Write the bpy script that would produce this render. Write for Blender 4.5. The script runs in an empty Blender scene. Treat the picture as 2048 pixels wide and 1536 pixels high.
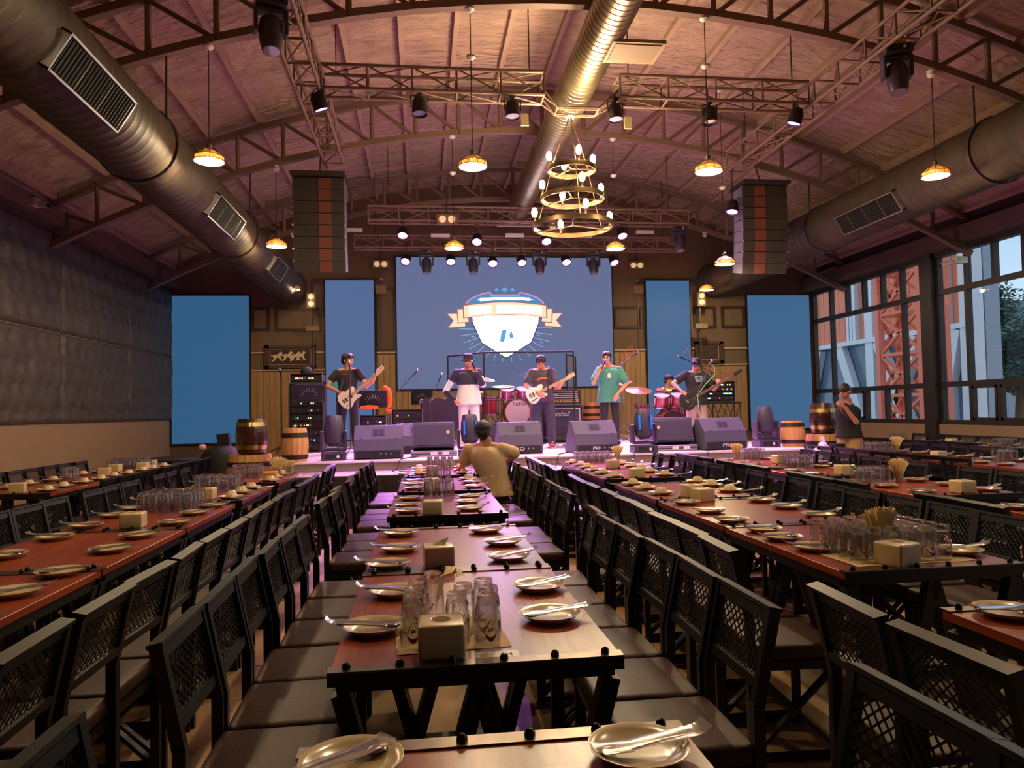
import bpy, bmesh, math, random
from mathutils import Vector, Matrix, Quaternion
random.seed(7)
scene = bpy.context.scene
COL = scene.collection
PI = math.pi
# ------------------------------------------------------------------ camera, world, exposure
cam_d = bpy.data.cameras.new('camera'); cam = bpy.data.objects.new('camera', cam_d); COL.objects.link(cam)
cam_d.sensor_fit = 'HORIZONTAL'; cam_d.sensor_width = 36.0; cam_d.lens = 1469.03/2048*36.0
cam_d.clip_start = 0.05; cam_d.clip_end = 300
YAW, PIT, ROL = .1228, .0365, .0202
_f = Vector((math.sin(YAW)*math.cos(PIT), math.cos(YAW)*math.cos(PIT), math.sin(PIT)))
_r = Vector((math.cos(YAW), -math.sin(YAW), 0)); _u = _r.cross(_f)
_r2 = _r*math.cos(ROL)-_u*math.sin(ROL); _u2 = _r*math.sin(ROL)+_u*math.cos(ROL)
cam.matrix_world = Matrix(((_r2.x,_u2.x,-_f.x,0),(_r2.y,_u2.y,-_f.y,0),(_r2.z,_u2.z,-_f.z,1.436),(0,0,0,1)))
scene.camera = cam
scene.view_settings.view_transform = 'Standard'; scene.view_settings.look = 'None'
scene.view_settings.exposure = 0.0; scene.view_settings.gamma = 1.0; scene.view_settings.use_curve_mapping = False
cy = scene.cycles
cy.max_bounces = 9; cy.diffuse_bounces = 3; cy.glossy_bounces = 3; cy.transmission_bounces = 8; cy.transparent_max_bounces = 16
cy.caustics_reflective = False; cy.caustics_refractive = False; cy.sample_clamp_indirect = 4.0
W = bpy.data.worlds.new('evening_sky'); scene.world = W; W.use_nodes = True
nt = W.node_tree; bg = nt.nodes['Background']
tc = nt.nodes.new('ShaderNodeTexCoord'); nz = nt.nodes.new('ShaderNodeTexNoise'); cr = nt.nodes.new('ShaderNodeValToRGB')
nz.inputs['Scale'].default_value = 3.0; nz.inputs['Detail'].default_value = 5.0
cr.color_ramp.elements[0].position = .38; cr.color_ramp.elements[0].color = (.50,.72,.92,1)
cr.color_ramp.elements[1].position = .62; cr.color_ramp.elements[1].color = (.86,.93,1.0,1)
nt.links.new(tc.outputs['Generated'], nz.inputs['Vector']); nt.links.new(nz.outputs['Fac'], cr.inputs['Fac']); nt.links.new(cr.outputs['Color'], bg.inputs['Color'])
bg.inputs['Strength'].default_value = 1.2
WARM = (1.0, .74, .42)
P_PEND, P_NEAR, P_CHAN, P_PAR = 115.0, 1.2, 185.0, 1450.0      # watts of one pendant, factor of the unseen lamp row added near the camera, one chandelier bulb, one par beam
def lamp(name, kind, loc, power, color, radius=.04, aim=None, angle=None, blend=.4):
    d = bpy.data.lights.new(name, kind); o = bpy.data.objects.new(name, d); COL.objects.link(o)
    d.energy = power; d.color = color; o.location = loc
    if kind in ('POINT','SPOT'): d.shadow_soft_size = radius
    if kind == 'SPOT':
        d.spot_size = math.radians(angle); d.spot_blend = blend
    if aim is not None:
        o.rotation_euler = (Vector(aim)-Vector(loc)).to_track_quat('-Z','Y').to_euler()
    return o
# ------------------------------------------------------------------ materials
def lin(c):
    if isinstance(c, (tuple, list)) and max(c) > 1.0:
        c = [v/255 for v in c]
        return tuple(v/12.92 if v <= .04045 else ((v+.055)/1.055)**2.4 for v in c)
    return tuple(c)
MATS = {}
def mat(name, col, rough=.5, metal=0.0, var=0.0, scale=8.0, bump=0.0, bdist=.05, bscale=None, stretch=None, emit=None, estr=1.0, coat=0.0, spec=None, detail=4.0):
    if name in MATS: return MATS[name]
    m = bpy.data.materials.new(name); m.use_nodes = True; nt = m.node_tree; b = nt.nodes['Principled BSDF']
    c = lin(col)
    b.inputs['Base Color'].default_value = (*c,1); b.inputs['Roughness'].default_value = rough; b.inputs['Metallic'].default_value = metal
    if coat: b.inputs['Coat Weight'].default_value = coat; b.inputs['Coat Roughness'].default_value = .12
    if spec is not None: b.inputs['Specular IOR Level'].default_value = spec
    if var or bump:
        tc = nt.nodes.new('ShaderNodeTexCoord'); mp = nt.nodes.new('ShaderNodeMapping'); n = nt.nodes.new('ShaderNodeTexNoise')
        n.inputs['Scale'].default_value = scale; n.inputs['Detail'].default_value = detail
        if stretch: mp.inputs['Scale'].default_value = stretch
        nt.links.new(tc.outputs['Object'], mp.inputs['Vector']); nt.links.new(mp.outputs['Vector'], n.inputs['Vector'])
        if var:
            r = nt.nodes.new('ShaderNodeValToRGB')
            r.color_ramp.elements[0].position = .3; r.color_ramp.elements[1].position = .7
            r.color_ramp.elements[0].color = (*[v*(1-var) for v in c],1); r.color_ramp.elements[1].color = (*[min(1,v*(1+var)) for v in c],1)
            nt.links.new(n.outputs['Fac'], r.inputs['Fac']); nt.links.new(r.outputs['Color'], b.inputs['Base Color'])
        if bump:
            n2 = n
            if bscale:
                n2 = nt.nodes.new('ShaderNodeTexNoise'); n2.inputs['Scale'].default_value = bscale; n2.inputs['Detail'].default_value = 5
                nt.links.new(mp.outputs['Vector'], n2.inputs['Vector'])
            bp = nt.nodes.new('ShaderNodeBump'); bp.inputs['Strength'].default_value = bump; bp.inputs['Distance'].default_value = bdist
            nt.links.new(n2.outputs['Fac'], bp.inputs['Height']); nt.links.new(bp.outputs['Normal'], b.inputs['Normal'])
    if emit is not None:
        b.inputs['Emission Color'].default_value = (*lin(emit),1); b.inputs['Emission Strength'].default_value = estr
    MATS[name] = m
    return m
def emat(name, col, strength=1.0):
    if name in MATS: return MATS[name]
    m = bpy.data.materials.new(name); m.use_nodes = True; nt = m.node_tree; nt.nodes.clear()
    o = nt.nodes.new('ShaderNodeOutputMaterial'); e = nt.nodes.new('ShaderNodeEmission')
    e.inputs['Color'].default_value = (*lin(col),1); e.inputs['Strength'].default_value = strength
    nt.links.new(e.outputs[0], o.inputs[0]); MATS[name] = m
    return m
def thin(name, tint, gloss=1.0, rough=.03, ior=1.45, dens=0.0, dcol=(.8,.8,.8)):
    """thin clear sheet: transparent + fresnel gloss (+ a little diffuse)"""
    if name in MATS: return MATS[name]
    m = bpy.data.materials.new(name); m.use_nodes = True; nt = m.node_tree; nt.nodes.clear()
    o = nt.nodes.new('ShaderNodeOutputMaterial'); t = nt.nodes.new('ShaderNodeBsdfTransparent'); g = nt.nodes.new('ShaderNodeBsdfGlossy')
    f = nt.nodes.new('ShaderNodeLayerWeight'); pw = nt.nodes.new('ShaderNodeMath'); pw.operation='POWER'; pw.inputs[1].default_value=4.0; ad = nt.nodes.new('ShaderNodeMath'); ad.operation='MULTIPLY_ADD'; mx = nt.nodes.new('ShaderNodeMixShader'); mu = nt.nodes.new('ShaderNodeMath'); mu.operation = 'MULTIPLY'
    t.inputs['Color'].default_value = (*tint,1); g.inputs['Roughness'].default_value = rough; f.inputs['Blend'].default_value = .5; F0=((ior-1)/(ior+1))**2; ad.inputs[1].default_value = 1-F0; ad.inputs[2].default_value = F0; mu.inputs[1].default_value = gloss; mu.use_clamp = True
    nt.links.new(f.outputs['Facing'], pw.inputs[0]); nt.links.new(pw.outputs[0], ad.inputs[0]); nt.links.new(ad.outputs[0], mu.inputs[0]); nt.links.new(mu.outputs[0], mx.inputs[0]); nt.links.new(t.outputs[0], mx.inputs[1]); nt.links.new(g.outputs[0], mx.inputs[2])
    last = mx
    if dens:
        d = nt.nodes.new('ShaderNodeBsdfDiffuse'); d.inputs['Color'].default_value = (*dcol,1); m2 = nt.nodes.new('ShaderNodeMixShader'); m2.inputs[0].default_value = dens
        nt.links.new(mx.outputs[0], m2.inputs[1]); nt.links.new(d.outputs[0], m2.inputs[2]); last = m2
    nt.links.new(last.outputs[0], o.inputs[0]); MATS[name] = m
    return m
def glassy(name, tint, fac, ior=1.45, rough=0.0):
    """moulded glass: part refraction, part clear"""
    m = bpy.data.materials.new(name); m.use_nodes = True; nt = m.node_tree; nt.nodes.clear()
    o = nt.nodes.new('ShaderNodeOutputMaterial'); t = nt.nodes.new('ShaderNodeBsdfTransparent'); g = nt.nodes.new('ShaderNodeBsdfGlass'); mx = nt.nodes.new('ShaderNodeMixShader')
    t.inputs['Color'].default_value = (*tint,1); g.inputs['Color'].default_value = (1,1,1,1); g.inputs['IOR'].default_value = ior; g.inputs['Roughness'].default_value = rough; mx.inputs[0].default_value = fac
    nt.links.new(t.outputs[0], mx.inputs[1]); nt.links.new(g.outputs[0], mx.inputs[2]); nt.links.new(mx.outputs[0], o.inputs[0]); MATS[name] = m
    return m
def wood_mat(name, c0, c1, rough=.3, axis='Y', scale=1.0, coat=0.0):
    m = bpy.data.materials.new(name); m.use_nodes = True; nt = m.node_tree; b = nt.nodes['Principled BSDF']
    tc = nt.nodes.new('ShaderNodeTexCoord'); mp = nt.nodes.new('ShaderNodeMapping'); n = nt.nodes.new('ShaderNodeTexNoise'); r = nt.nodes.new('ShaderNodeValToRGB')
    s = {'X':(1.2,14,14),'Y':(14,1.2,14),'Z':(14,14,1.2)}[axis]
    mp.inputs['Scale'].default_value = [v*scale for v in s]; n.inputs['Scale'].default_value = 1.6; n.inputs['Detail'].default_value = 7; n.inputs['Distortion'].default_value = .6
    r.color_ramp.elements[0].position = .32; r.color_ramp.elements[1].position = .68
    r.color_ramp.elements[0].color = (*lin(c0),1); r.color_ramp.elements[1].color = (*lin(c1),1)
    nt.links.new(tc.outputs['Object'], mp.inputs[0]); nt.links.new(mp.outputs[0], n.inputs[0]); nt.links.new(n.outputs['Fac'], r.inputs[0]); nt.links.new(r.outputs[0], b.inputs['Base Color'])
    b.inputs['Roughness'].default_value = rough
    if coat: b.inputs['Coat Weight'].default_value = coat; b.inputs['Coat Roughness'].default_value = .18
    MATS[name] = m
    return m
M_black = mat('black_steel', (16,15,15), .42, .2)
M_blackm = mat('black_matte', (16,16,17), .7)
M_bolt = mat('bolt_steel', (40,36,34), .25, .9)
M_strip = mat('table_end_steel', (104,90,78), .30, .9, var=.25, scale=20)
M_table = wood_mat('table_wood', (122,46,25), (152,70,40), .27, 'Y', 1.0)
M_table.node_tree.nodes['Principled BSDF'].inputs['Specular IOR Level'].default_value = .5
M_seat = mat('seat_leather', (60,36,23), .48, var=.15, scale=6, bump=.05, bscale=40, spec=.35)
M_cream = mat('cream_melamine', (204,180,142), .22, coat=.3)
M_box = mat('tissue_box_plastic', (210,186,144), .28, coat=.3)
M_chrome = mat('cutlery_steel', (200,195,190), .14, 1.0)
M_sleeve = thin('plastic_sleeve', (.96,.95,.97), 2.2, .12, 1.45, .10, (.8,.76,.8))
M_glass = thin('glass_clear', (.975,.975,.98), 2.2, .02, 1.5, .018, (.9,.88,.9))
M_gbase = glassy('glass_thick_base', (.95,.95,.97), .6, 1.5)
M_pane = thin('window_glass', (.93,.95,.97), 1.0, .0, 1.45)
M_red = mat('emblem_red', (128,26,30), .5)
M_napkin = mat('napkin_paper', (240,216,168), .85, var=.08, scale=30)
M_tray = mat('paper_tray', (214,182,138), .85, var=.06, scale=20)
M_truss = mat('truss_brown_steel', (122,98,80), .55, .1)
M_purl = mat('purlin_coated', (168,140,116), .8, var=.1, scale=3)
M_rig = mat('rig_dark_metal', (70,60,56), .45, .5)
M_duct = mat('duct_galvanised', (150,134,104), .32, .85, var=.12, scale=4)
M_ductd = mat('duct_brown_coat', (62,53,40), .6, .0, var=.3, scale=3, spec=.35)
M_alu = mat('aluminium', (170,168,170), .3, .9)
M_white = mat('white_plastic', (220,218,214), .4)
M_plastic = mat('speaker_black', (66,64,76), .55, bump=.25, scale=140)
M_grille = mat('grille_dark', (58,52,66), .6, .2, bump=.3, scale=220)
M_skin = mat('skin', (196,138,110), .5, var=.05, scale=12)
M_skind = mat('skin_tan', (178,118,88), .5, var=.05, scale=12)
M_hair = mat('hair_black', (24,20,22), .45, var=.3, scale=40, bump=.4)
# ------------------------------------------------------------------ mesh builder
class MB:
    def __init__(s): s.v=[]; s.f=[]
    def add(s, vs, fs):
        o=len(s.v); s.v += [tuple(v) for v in vs]; s.f += [tuple(i+o for i in f) for f in fs]; return s
    def box(s, c, d, rot=None):
        x,y,z=[a/2 for a in d]; P=[Vector(p) for p in ((-x,-y,-z),(x,-y,-z),(x,y,-z),(-x,y,-z),(-x,-y,z),(x,-y,z),(x,y,z),(-x,y,z))]
        if rot is not None: P=[rot@p for p in P]
        c=Vector(c); return s.add([p+c for p in P],[(0,3,2,1),(4,5,6,7),(0,1,5,4),(1,2,6,5),(2,3,7,6),(3,0,4,7)])
    def b2(s, a, b): return s.box([(a[i]+b[i])/2 for i in range(3)],[abs(b[i]-a[i]) for i in range(3)])
    def bar(s, a, b, w, h=None, up=(0,0,1)):
        a=Vector(a); b=Vector(b); h=h or w; d=b-a; L=d.length; d=d/L; up=Vector(up)
        if abs(d.dot(up))>.97: up=Vector((1,0,0)) if abs(d.x)<.9 else Vector((0,1,0))
        x=d.cross(up).normalized(); z=x.cross(d)
        R=Matrix((x,d,z)).transposed(); return s.box((a+b)/2,(w,L,h),R)
    def tube(s, a, b, r0, r1=None, n=10, cap=True):
        a=Vector(a); b=Vector(b); r1=r0 if r1 is None else r1; d=(b-a).normalized()
        up=Vector((0,0,1)) if abs(d.z)<.95 else Vector((1,0,0)); x=d.cross(up).normalized(); y=d.cross(x)
        vs=[]
        for c,r in ((a,r0),(b,r1)):
            for i in range(n): t=2*PI*i/n; vs.append(c+x*(r*math.cos(t))+y*(r*math.sin(t)))
        fs=[(i,(i+1)%n,n+(i+1)%n,n+i) for i in range(n)]
        if cap: fs += [tuple(range(n))[::-1], tuple(range(n,2*n))]
        return s.add(vs,fs)
    def path(s, pts, r, n=8):
        pts=[Vector(p) for p in pts]; vs=[]; m=len(pts); px=None
        for k,p in enumerate(pts):
            d=(pts[min(k+1,m-1)]-pts[max(k-1,0)]).normalized()
            if px is None:
                up=Vector((0,0,1)) if abs(d.z)<.9 else Vector((1,0,0)); px=d.cross(up).normalized()
            px=(px-d*px.dot(d)).normalized(); y=d.cross(px); rr=r[k] if isinstance(r,(list,tuple)) else r
            vs += [p+px*(rr*math.cos(2*PI*i/n))+y*(rr*math.sin(2*PI*i/n)) for i in range(n)]
        fs=[(k*n+i,k*n+(i+1)%n,(k+1)*n+(i+1)%n,(k+1)*n+i) for k in range(m-1) for i in range(n)]
        fs += [tuple(range(n))[::-1], tuple(range((m-1)*n,m*n))]
        return s.add(vs,fs)
    def lathe(s, prof, n=24, c=(0,0,0), axis='Z', close=False):
        vs=[];m=len(prof)
        for r,z in prof:
            for i in range(n):
                t=2*PI*i/n; p=(r*math.cos(t),r*math.sin(t),z)
                if axis=='Y': p=(p[0],p[2],p[1])
                if axis=='X': p=(p[2],p[0],p[1])
                vs.append((p[0]+c[0],p[1]+c[1],p[2]+c[2]))
        fs=[(k*n+i,k*n+(i+1)%n,(k+1)*n+(i+1)%n,(k+1)*n+i) for k in range(m-1) for i in range(n)]
        if close:
            fs += [tuple(range(n))[::-1], tuple(range((m-1)*n,m*n))]
        return s.add(vs,fs)
    def prism(s, poly, z0, z1, fn=None):
        """poly in local (u,v); fn maps (u,v,w)->xyz"""
        fn=fn or (lambda u,v,w:(u,v,w)); n=len(poly)
        vs=[fn(u,v,z0) for u,v in poly]+[fn(u,v,z1) for u,v in poly]
        return s.add(vs,[tuple(range(n))[::-1],tuple(range(n,2*n))]+[(i,(i+1)%n,n+(i+1)%n,n+i) for i in range(n)])
    def ball(s, c, r, n=10, m=7, R=None):
        c=Vector(c); r=(r,r,r) if isinstance(r,(int,float)) else r; vs=[]
        for k in range(1,m):
            ph=PI*k/m
            for i in range(n):
                t=2*PI*i/n; p=Vector((r[0]*math.sin(ph)*math.cos(t),r[1]*math.sin(ph)*math.sin(t),r[2]*math.cos(ph)))
                vs.append(c+(R@p if R is not None else p))
        top=Vector((0,0,r[2])); bot=Vector((0,0,-r[2]))
        vs += [c+(R@top if R is not None else top), c+(R@bot if R is not None else bot)]
        T=len(vs)-2; B=len(vs)-1
        fs=[(k*n+i,(k+1)*n+i,(k+1)*n+(i+1)%n,k*n+(i+1)%n) for k in range(m-2) for i in range(n)]
        fs += [(T,i,(i+1)%n) for i in range(n)]+[(B,(m-2)*n+(i+1)%n,(m-2)*n+i) for i in range(n)]
        return s.add(vs,fs)
    def mesh(s, name, m, smooth=None, bevel=0, seg=2):
        me=bpy.data.meshes.new(name); me.from_pydata(s.v,[],s.f); me.update()
        bm=bmesh.new(); bm.from_mesh(me)
        bmesh.ops.recalc_face_normals(bm, faces=bm.faces)
        if bevel:
            bmesh.ops.bevel(bm, geom=[e for e in bm.edges if e.calc_face_angle(0)>.5], offset=bevel, segments=seg, affect='EDGES', profile=.6)
        bm.to_mesh(me); bm.free()
        if smooth:
            for p in me.polygons: p.use_smooth=True
            me.set_sharp_from_angle(angle=math.radians(smooth if smooth is not True else 40))
        if m is not None: me.materials.append(m)
        return me
    def build(s, name, m, parent=None, loc=None, **k):
        return ob(name, s.mesh(name, m, **k), parent, loc)
def ob(name, me, parent=None, loc=None, rot=None):
    o=bpy.data.objects.new(name, me); COL.objects.link(o)
    if parent is not None: o.parent=parent
    if loc is not None: o.location=loc
    if rot is not None: o.rotation_euler=rot
    return o
def tag(o, label=None, cat=None, group=None, kind=None):
    if label: o['label']=label
    if cat: o['category']=cat
    if group: o['group']=group
    if kind: o['kind']=kind
    return o
def thing(name, label, cat, loc=(0,0,0), rz=0.0, group=None):
    o=bpy.data.objects.new(name, None); COL.objects.link(o); o.location=loc; o.rotation_euler=(0,0,rz); o.empty_display_size=.1
    return tag(o, label, cat, group)
def struct(name, mb, m, parent=None, **k):
    o=mb.build(name, m, parent, **k)
    if parent is None: o['kind']='structure'
    return o
def dup(root, loc, rz=0.0, label=None, group=None, scale=None):
    r=root.copy(); COL.objects.link(r); r.location=loc; r.rotation_euler=(0,0,rz)
    if scale: r.scale=(scale,)*3
    if label: r['label']=label
    if group: r['group']=group
    for ch in root.children:
        c=ch.copy(); COL.objects.link(c); c.parent=r
        for g in ch.children:
            d=g.copy(); COL.objects.link(d); d.parent=c
    return r
def text(name, body, size, m, parent, loc, rot, ext=.001, align='CENTER', shear=0.0):
    cu=bpy.data.curves.new(name,'FONT'); cu.body=body; cu.size=size; cu.extrude=ext; cu.align_x=align; cu.align_y='CENTER'; cu.shear=shear
    o=bpy.data.objects.new(name,cu); COL.objects.link(o); dg=bpy.context.evaluated_depsgraph_get(); me=bpy.data.meshes.new_from_object(o.evaluated_get(dg)); bpy.data.objects.remove(o)
    me.materials.clear(); me.materials.append(m); return ob(name,me,parent,loc,rot)
ORD=['first','second','third','fourth','fifth','sixth','seventh','eighth','ninth','tenth','eleventh','twelfth','thirteenth','fourteenth','fifteenth','sixteenth','seventeenth','eighteenth','nineteenth','twentieth','twenty-first']
# ------------------------------------------------------------------ lamps that light the room (fixtures are built further down)
XC = 2.15
def roof(x): return 7.10-.033*(x-XC)**2
def chord(x): return 6.27-.0325*(x-XC)**2
XL, XR, YB, YF = -5.85, 10.15, 18.08, -7.0
# ------------------------------------------------------------------ floor, walls, ceiling
M_floor = mat('floor_concrete', (182,144,102), .55, var=.28, scale=1.6, bump=.08, bscale=14, detail=8)
M_wallb = mat('back_wall_paint', (104,84,62), .8, var=.10, scale=2)
M_plas = mat('wall_plaster', (150,122,104), .85, var=.05, scale=3)
M_soff = mat('soffit_dark', (62,50,44), .8, var=.15, scale=2)
M_roof = mat('sprayed_insulation', (180,153,130), .95, var=.16, scale=1.6, bump=1.0, bdist=.22, bscale=4.0, stretch=(.8,2.2,1))
floor = struct('floor', MB().b2((XL-.3,YF,-.2),(XR+.3,YB+.3,0)), M_floor)
b = MB(); N = 40
for i in range(N):
    x0=XL-.2+(XR-XL+.4)*i/N; x1=XL-.2+(XR-XL+.4)*(i+1)/N
    b.add([(x0,YF,roof(x0)),(x1,YF,roof(x1)),(x1,YB+.2,roof(x1)),(x0,YB+.2,roof(x0)),(x0,YF,roof(x0)+.12),(x1,YF,roof(x1)+.12),(x1,YB+.2,roof(x1)+.12),(x0,YB+.2,roof(x0)+.12)],
          [(0,1,2,3),(4,7,6,5),(0,4,5,1),(2,6,7,3)])
ceiling = struct('ceiling', b, M_roof, smooth=30)
for k in range(21):                                     # purlins along the hall
    x=XL+.1+k*.79
    s=-.066*(x-XC); q=Matrix.Rotation(-math.atan(s),3,'Y')
    MB().box((x,(YF+YB)/2,roof(x)-.045),(.075,YB-YF,.11),q).build('purlin', M_purl, ceiling)
def gable(y0,y1):
    b=MB(); n=24; poly=[(XL-.2,0)]+[(XR+.2,0)]+[(XR+.2-(XR-XL+.4)*i/n, roof(XR+.2-(XR-XL+.4)*i/n)+.02) for i in range(n+1)]
    return b.prism(poly,y0,y1,lambda u,v,w:(u,w,v))
wall_back = struct('wall_back', gable(YB,YB+.2), M_wallb)
struct('wall_front', gable(YF-.2,YF), M_soff)
wall_left = struct('wall_left', MB().b2((XL-.2,YF,0),(XL,YB,5.0)), M_plas)
wall_right = struct('wall_right', MB().b2((XR,YF,0),(XR+.22,YB,1.0)), M_plas)
struct('wall_right_upper', MB().b2((XR,YF,4.36),(XR+.22,YB,5.1)), M_soff)
struct('trim_1', MB().b2((XL,YF,4.48),(XL+.26,YB,4.74)), mat('ledge_brown',(92,74,64),.8,var=.15,scale=2))
struct('trim_2', MB().b2((XR-.24,YF,4.40),(XR,YB,4.70)), MATS['ledge_brown'])
struct('baseboard_left', MB().b2((XL,YF,0),(XL+.02,YB,.1)), M_soff)
# tufted padding on the left wall: panels in two rows
M_quilt = mat('quilt_fabric', (74,66,64), .55, var=.12, scale=3, bump=.35, bscale=9)
def quilt(y0,y1,z0,z1,seed):
    rnd=random.Random(seed); nu=int((y1-y0)/.05); nv=int((z1-z0)/.05); S=.36
    t=[]
    for j in range(-1,int((z1-z0)/S)+2):
        for i in range(-1,int((y1-y0)/S)+2):
            t.append((y0+S*(i+.5*(j%2))+rnd.uniform(-.06,.06), z0+S*(j+.5)+rnd.uniform(-.05,.05)))
    fold=[(rnd.uniform(y0,y1),rnd.uniform(z0,z1),rnd.uniform(-.5,.5),rnd.uniform(.1,.35)) for _ in range(int((y1-y0)*8))]
    vs=[]
    for a in range(nu+1):
        for c in range(nv+1):
            y=y0+(y1-y0)*a/nu; z=z0+(z1-z0)*c/nv
            d=min((y-p)**2+(z-q)**2 for p,q in t)**.5
            h=.075*(1-math.exp(-(d/.11)**1.2))
            for fy,fz,fa,fl in fold:
                dy=y-fy; dz=z-fz
                if abs(dz)<fl and abs(dy)<.3:
                    w=dy-fa*dz*.6; h+=.022*math.exp(-(w/.03)**2)*(1-abs(dz)/fl)
            e=min(y-y0,y1-y,z-z0,z1-z); h*=min(1,e/.05+.05)
            vs.append((XL+.02+h,y,z))
    fs=[(a*(nv+1)+c,a*(nv+1)+c+1,(a+1)*(nv+1)+c+1,(a+1)*(nv+1)+c) for a in range(nu) for c in range(nv)]
    b=MB(); b.add(vs,fs); return b
yq=7.2; k=0
while yq < 18:
    y1=min(yq+2.75,18.03)
    quilt(yq,y1,1.38,2.84,k).build('quilt_panel', M_quilt, wall_left, smooth=60); quilt(yq,y1,2.86,4.46,k+50).build('quilt_panel', M_quilt, wall_left, smooth=60)
    yq=y1+.015; k+=1
MB().b2((XL+.001,YF,1.38),(XL+.07,7.18,4.46)).build('quilt_backing', M_quilt, wall_left)
# back wall: beadboard planks, recessed panel frames, pale rails
M_plank = wood_mat('wall_plank', (150,116,76), (168,132,90), .55, 'Z', .6)
M_rail = mat('pale_rail', (186,160,128), .6)
for x0,x1,z0,z1 in ((-4.02,-2.30,.0,2.48),(-1.04,-.62,.8,2.86),(4.84,5.66,.8,2.86),(6.90,8.34,.8,2.48),(-.6,4.8,.8,1.98)):
    n=max(1,round((x1-x0)/.145))
    for i in range(n):
        MB().b2((x0+(x1-x0)*i/n+.004,YB-.028,z0),(x0+(x1-x0)*(i+1)/n-.004,YB,z1)).build('plank', M_plank, wall_back)
for x0,x1,z in ((-4.02,-2.3,2.92),(-1.06,-.6,2.90),(4.82,5.68,2.90),(6.88,8.36,2.92),(-4.02,-2.3,2.50),(6.88,8.36,2.50)):
    MB().b2((x0,YB-.045,z),(x1,YB,z+.035)).build('rail', M_rail, wall_back)
M_frame = mat('frame_dark_wood', (44,34,28), .5)
def wframe(x0,x1,z0,z1,w=.06):
    for a,c in (((x0,z0),(x1,z0+w)),((x0,z1-w),(x1,z1)),((x0,z0+w),(x0+w,z1-w)),((x1-w,z0+w),(x1,z1-w))):
        MB().b2((a[0],YB-.05,a[1]),(c[0],YB,c[1])).build('panel_frame', M_frame, wall_back)
for x0,x1 in ((-4.0,-3.56),(-3.44,-2.36),(4.86,5.6),(6.95,7.55),(7.70,8.33)): wframe(x0,x1,3.46,4.02)
wframe(-1.06,-.6,2.95,4.5,.04)
# ------------------------------------------------------------------ right-hand window wall
M_mull = mat('window_frame_brown', (48,40,40), .5, .2)
def window(n, y0, y1, cuts_top, cuts_mid, cuts_low, casement=None):
    root=tag(bpy.data.objects.new('window_%d'%n,None), kind='structure'); COL.objects.link(root)
    Z=[1.0,1.78,3.60,4.36]; w=.075
    MB().b2((XR+.02,y0,Z[0]),(XR+.16,y1,Z[0]+.09)).build('frame_rail',M_mull,root)
    for z in Z[1:3]: MB().b2((XR+.04,y0,z-.05),(XR+.15,y1,z+.05)).build('frame_rail',M_mull,root)
    MB().b2((XR+.02,y0,Z[3]-.07),(XR+.16,y1,Z[3])).build('frame_rail',M_mull,root)
    for i,cs in enumerate((cuts_low,cuts_mid,cuts_top)):
        za=Z[i]+(.09 if i==0 else .05); zb=Z[i+1]-(.07 if i==2 else .05); ys=[y0]+cs+[y1]
        for j,y in enumerate(ys): 
            yy=y+(w/2 if j==0 else -w/2 if j==len(ys)-1 else 0)
            MB().b2((XR+.04,yy-w/2,za),(XR+.15,yy+w/2,zb)).build('mullion',M_mull,root)
        for a,c in zip(ys[:-1],ys[1:]):
            MB().b2((XR+.09,a+w/2+(w/2 if a==y0 else 0),za),(XR+.096,c-w/2-(w/2 if c==y1 else 0),zb)).build('pane',M_pane,root)
            if casement and i==0 and casement[0]<=a and c<=casement[1]+.01:
                f=MB(); q=.05
                for A,B in (((a+.04,za),(a+.04+q,zb)),((c-.04-q,za),(c-.04,zb)),((a+.04,za),(c-.04,za+q)),((a+.04,zb-q),(c-.04,zb))): f.b2((XR+.03,A[0],A[1]),(XR+.08,B[0],B[1]))
                f.build('casement',M_mull,root)
window(1,13.76,18.06,[14.47,15.14,15.83,16.51,17.21],[14.45,17.2],[14.45,15.13,15.88,17.2],(15.88,17.2))
y=13.40; n=2
while y > -6:
    e=y-3.71
    window(n,e,y,[y-.80-.675*i for i in range(4)][::-1],[y-.79-2.2,y-.79],[y-.81-.68*i for i in range(4)][::-1],(y-.81-.68*2,y-.81)); n+=1
    y=e-.34
struct('trim_4', MB().b2((XR-.06,13.41,0),(XR+.2,13.75,4.9)), M_mull)
for i in range(4): struct('trim_%d'%(i+5), MB().b2((XR-.06,9.36-4.05*i,0),(XR+.2,9.68-4.05*i,4.9)), M_mull)
# ------------------------------------------------------------------ roof trusses
def truss(y):
    root=tag(bpy.data.objects.new('roof_beam',None),kind='structure'); COL.objects.link(root); root.location=(0,y,0); n=22
    xs=[XL+(XR-XL)*i/n for i in range(n+1)]
    for nm,f,off in (('top_chord',roof,-.16),('bottom_chord',chord,0)):
        b=MB()
        for a,c in zip(xs[:-1],xs[1:]): b.bar((a,0,f(a)+off),(c+.01,0,f(c+.01)+off),.12 if nm!='top_chord' else .10,.09)
        b.build(nm,M_truss,root)
    for i in range(1,n):
        MB().tube((xs[i],0,chord(xs[i])),(xs[i],0,roof(xs[i])-.18),.036,n=8).build('web_post',M_truss,root,smooth=40)
    for i in range(n):
        a,c=(i,i+1) if xs[i]+.3<XC else (i+1,i)
        MB().tube((xs[a],0,roof(xs[a])-.18),(xs[c],0,chord(xs[c])),.030,n=8).build('web_diagonal',M_truss,root,smooth=40)
    return root
for y in (4.35,8.4,12.4,16.5): truss(y)
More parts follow.
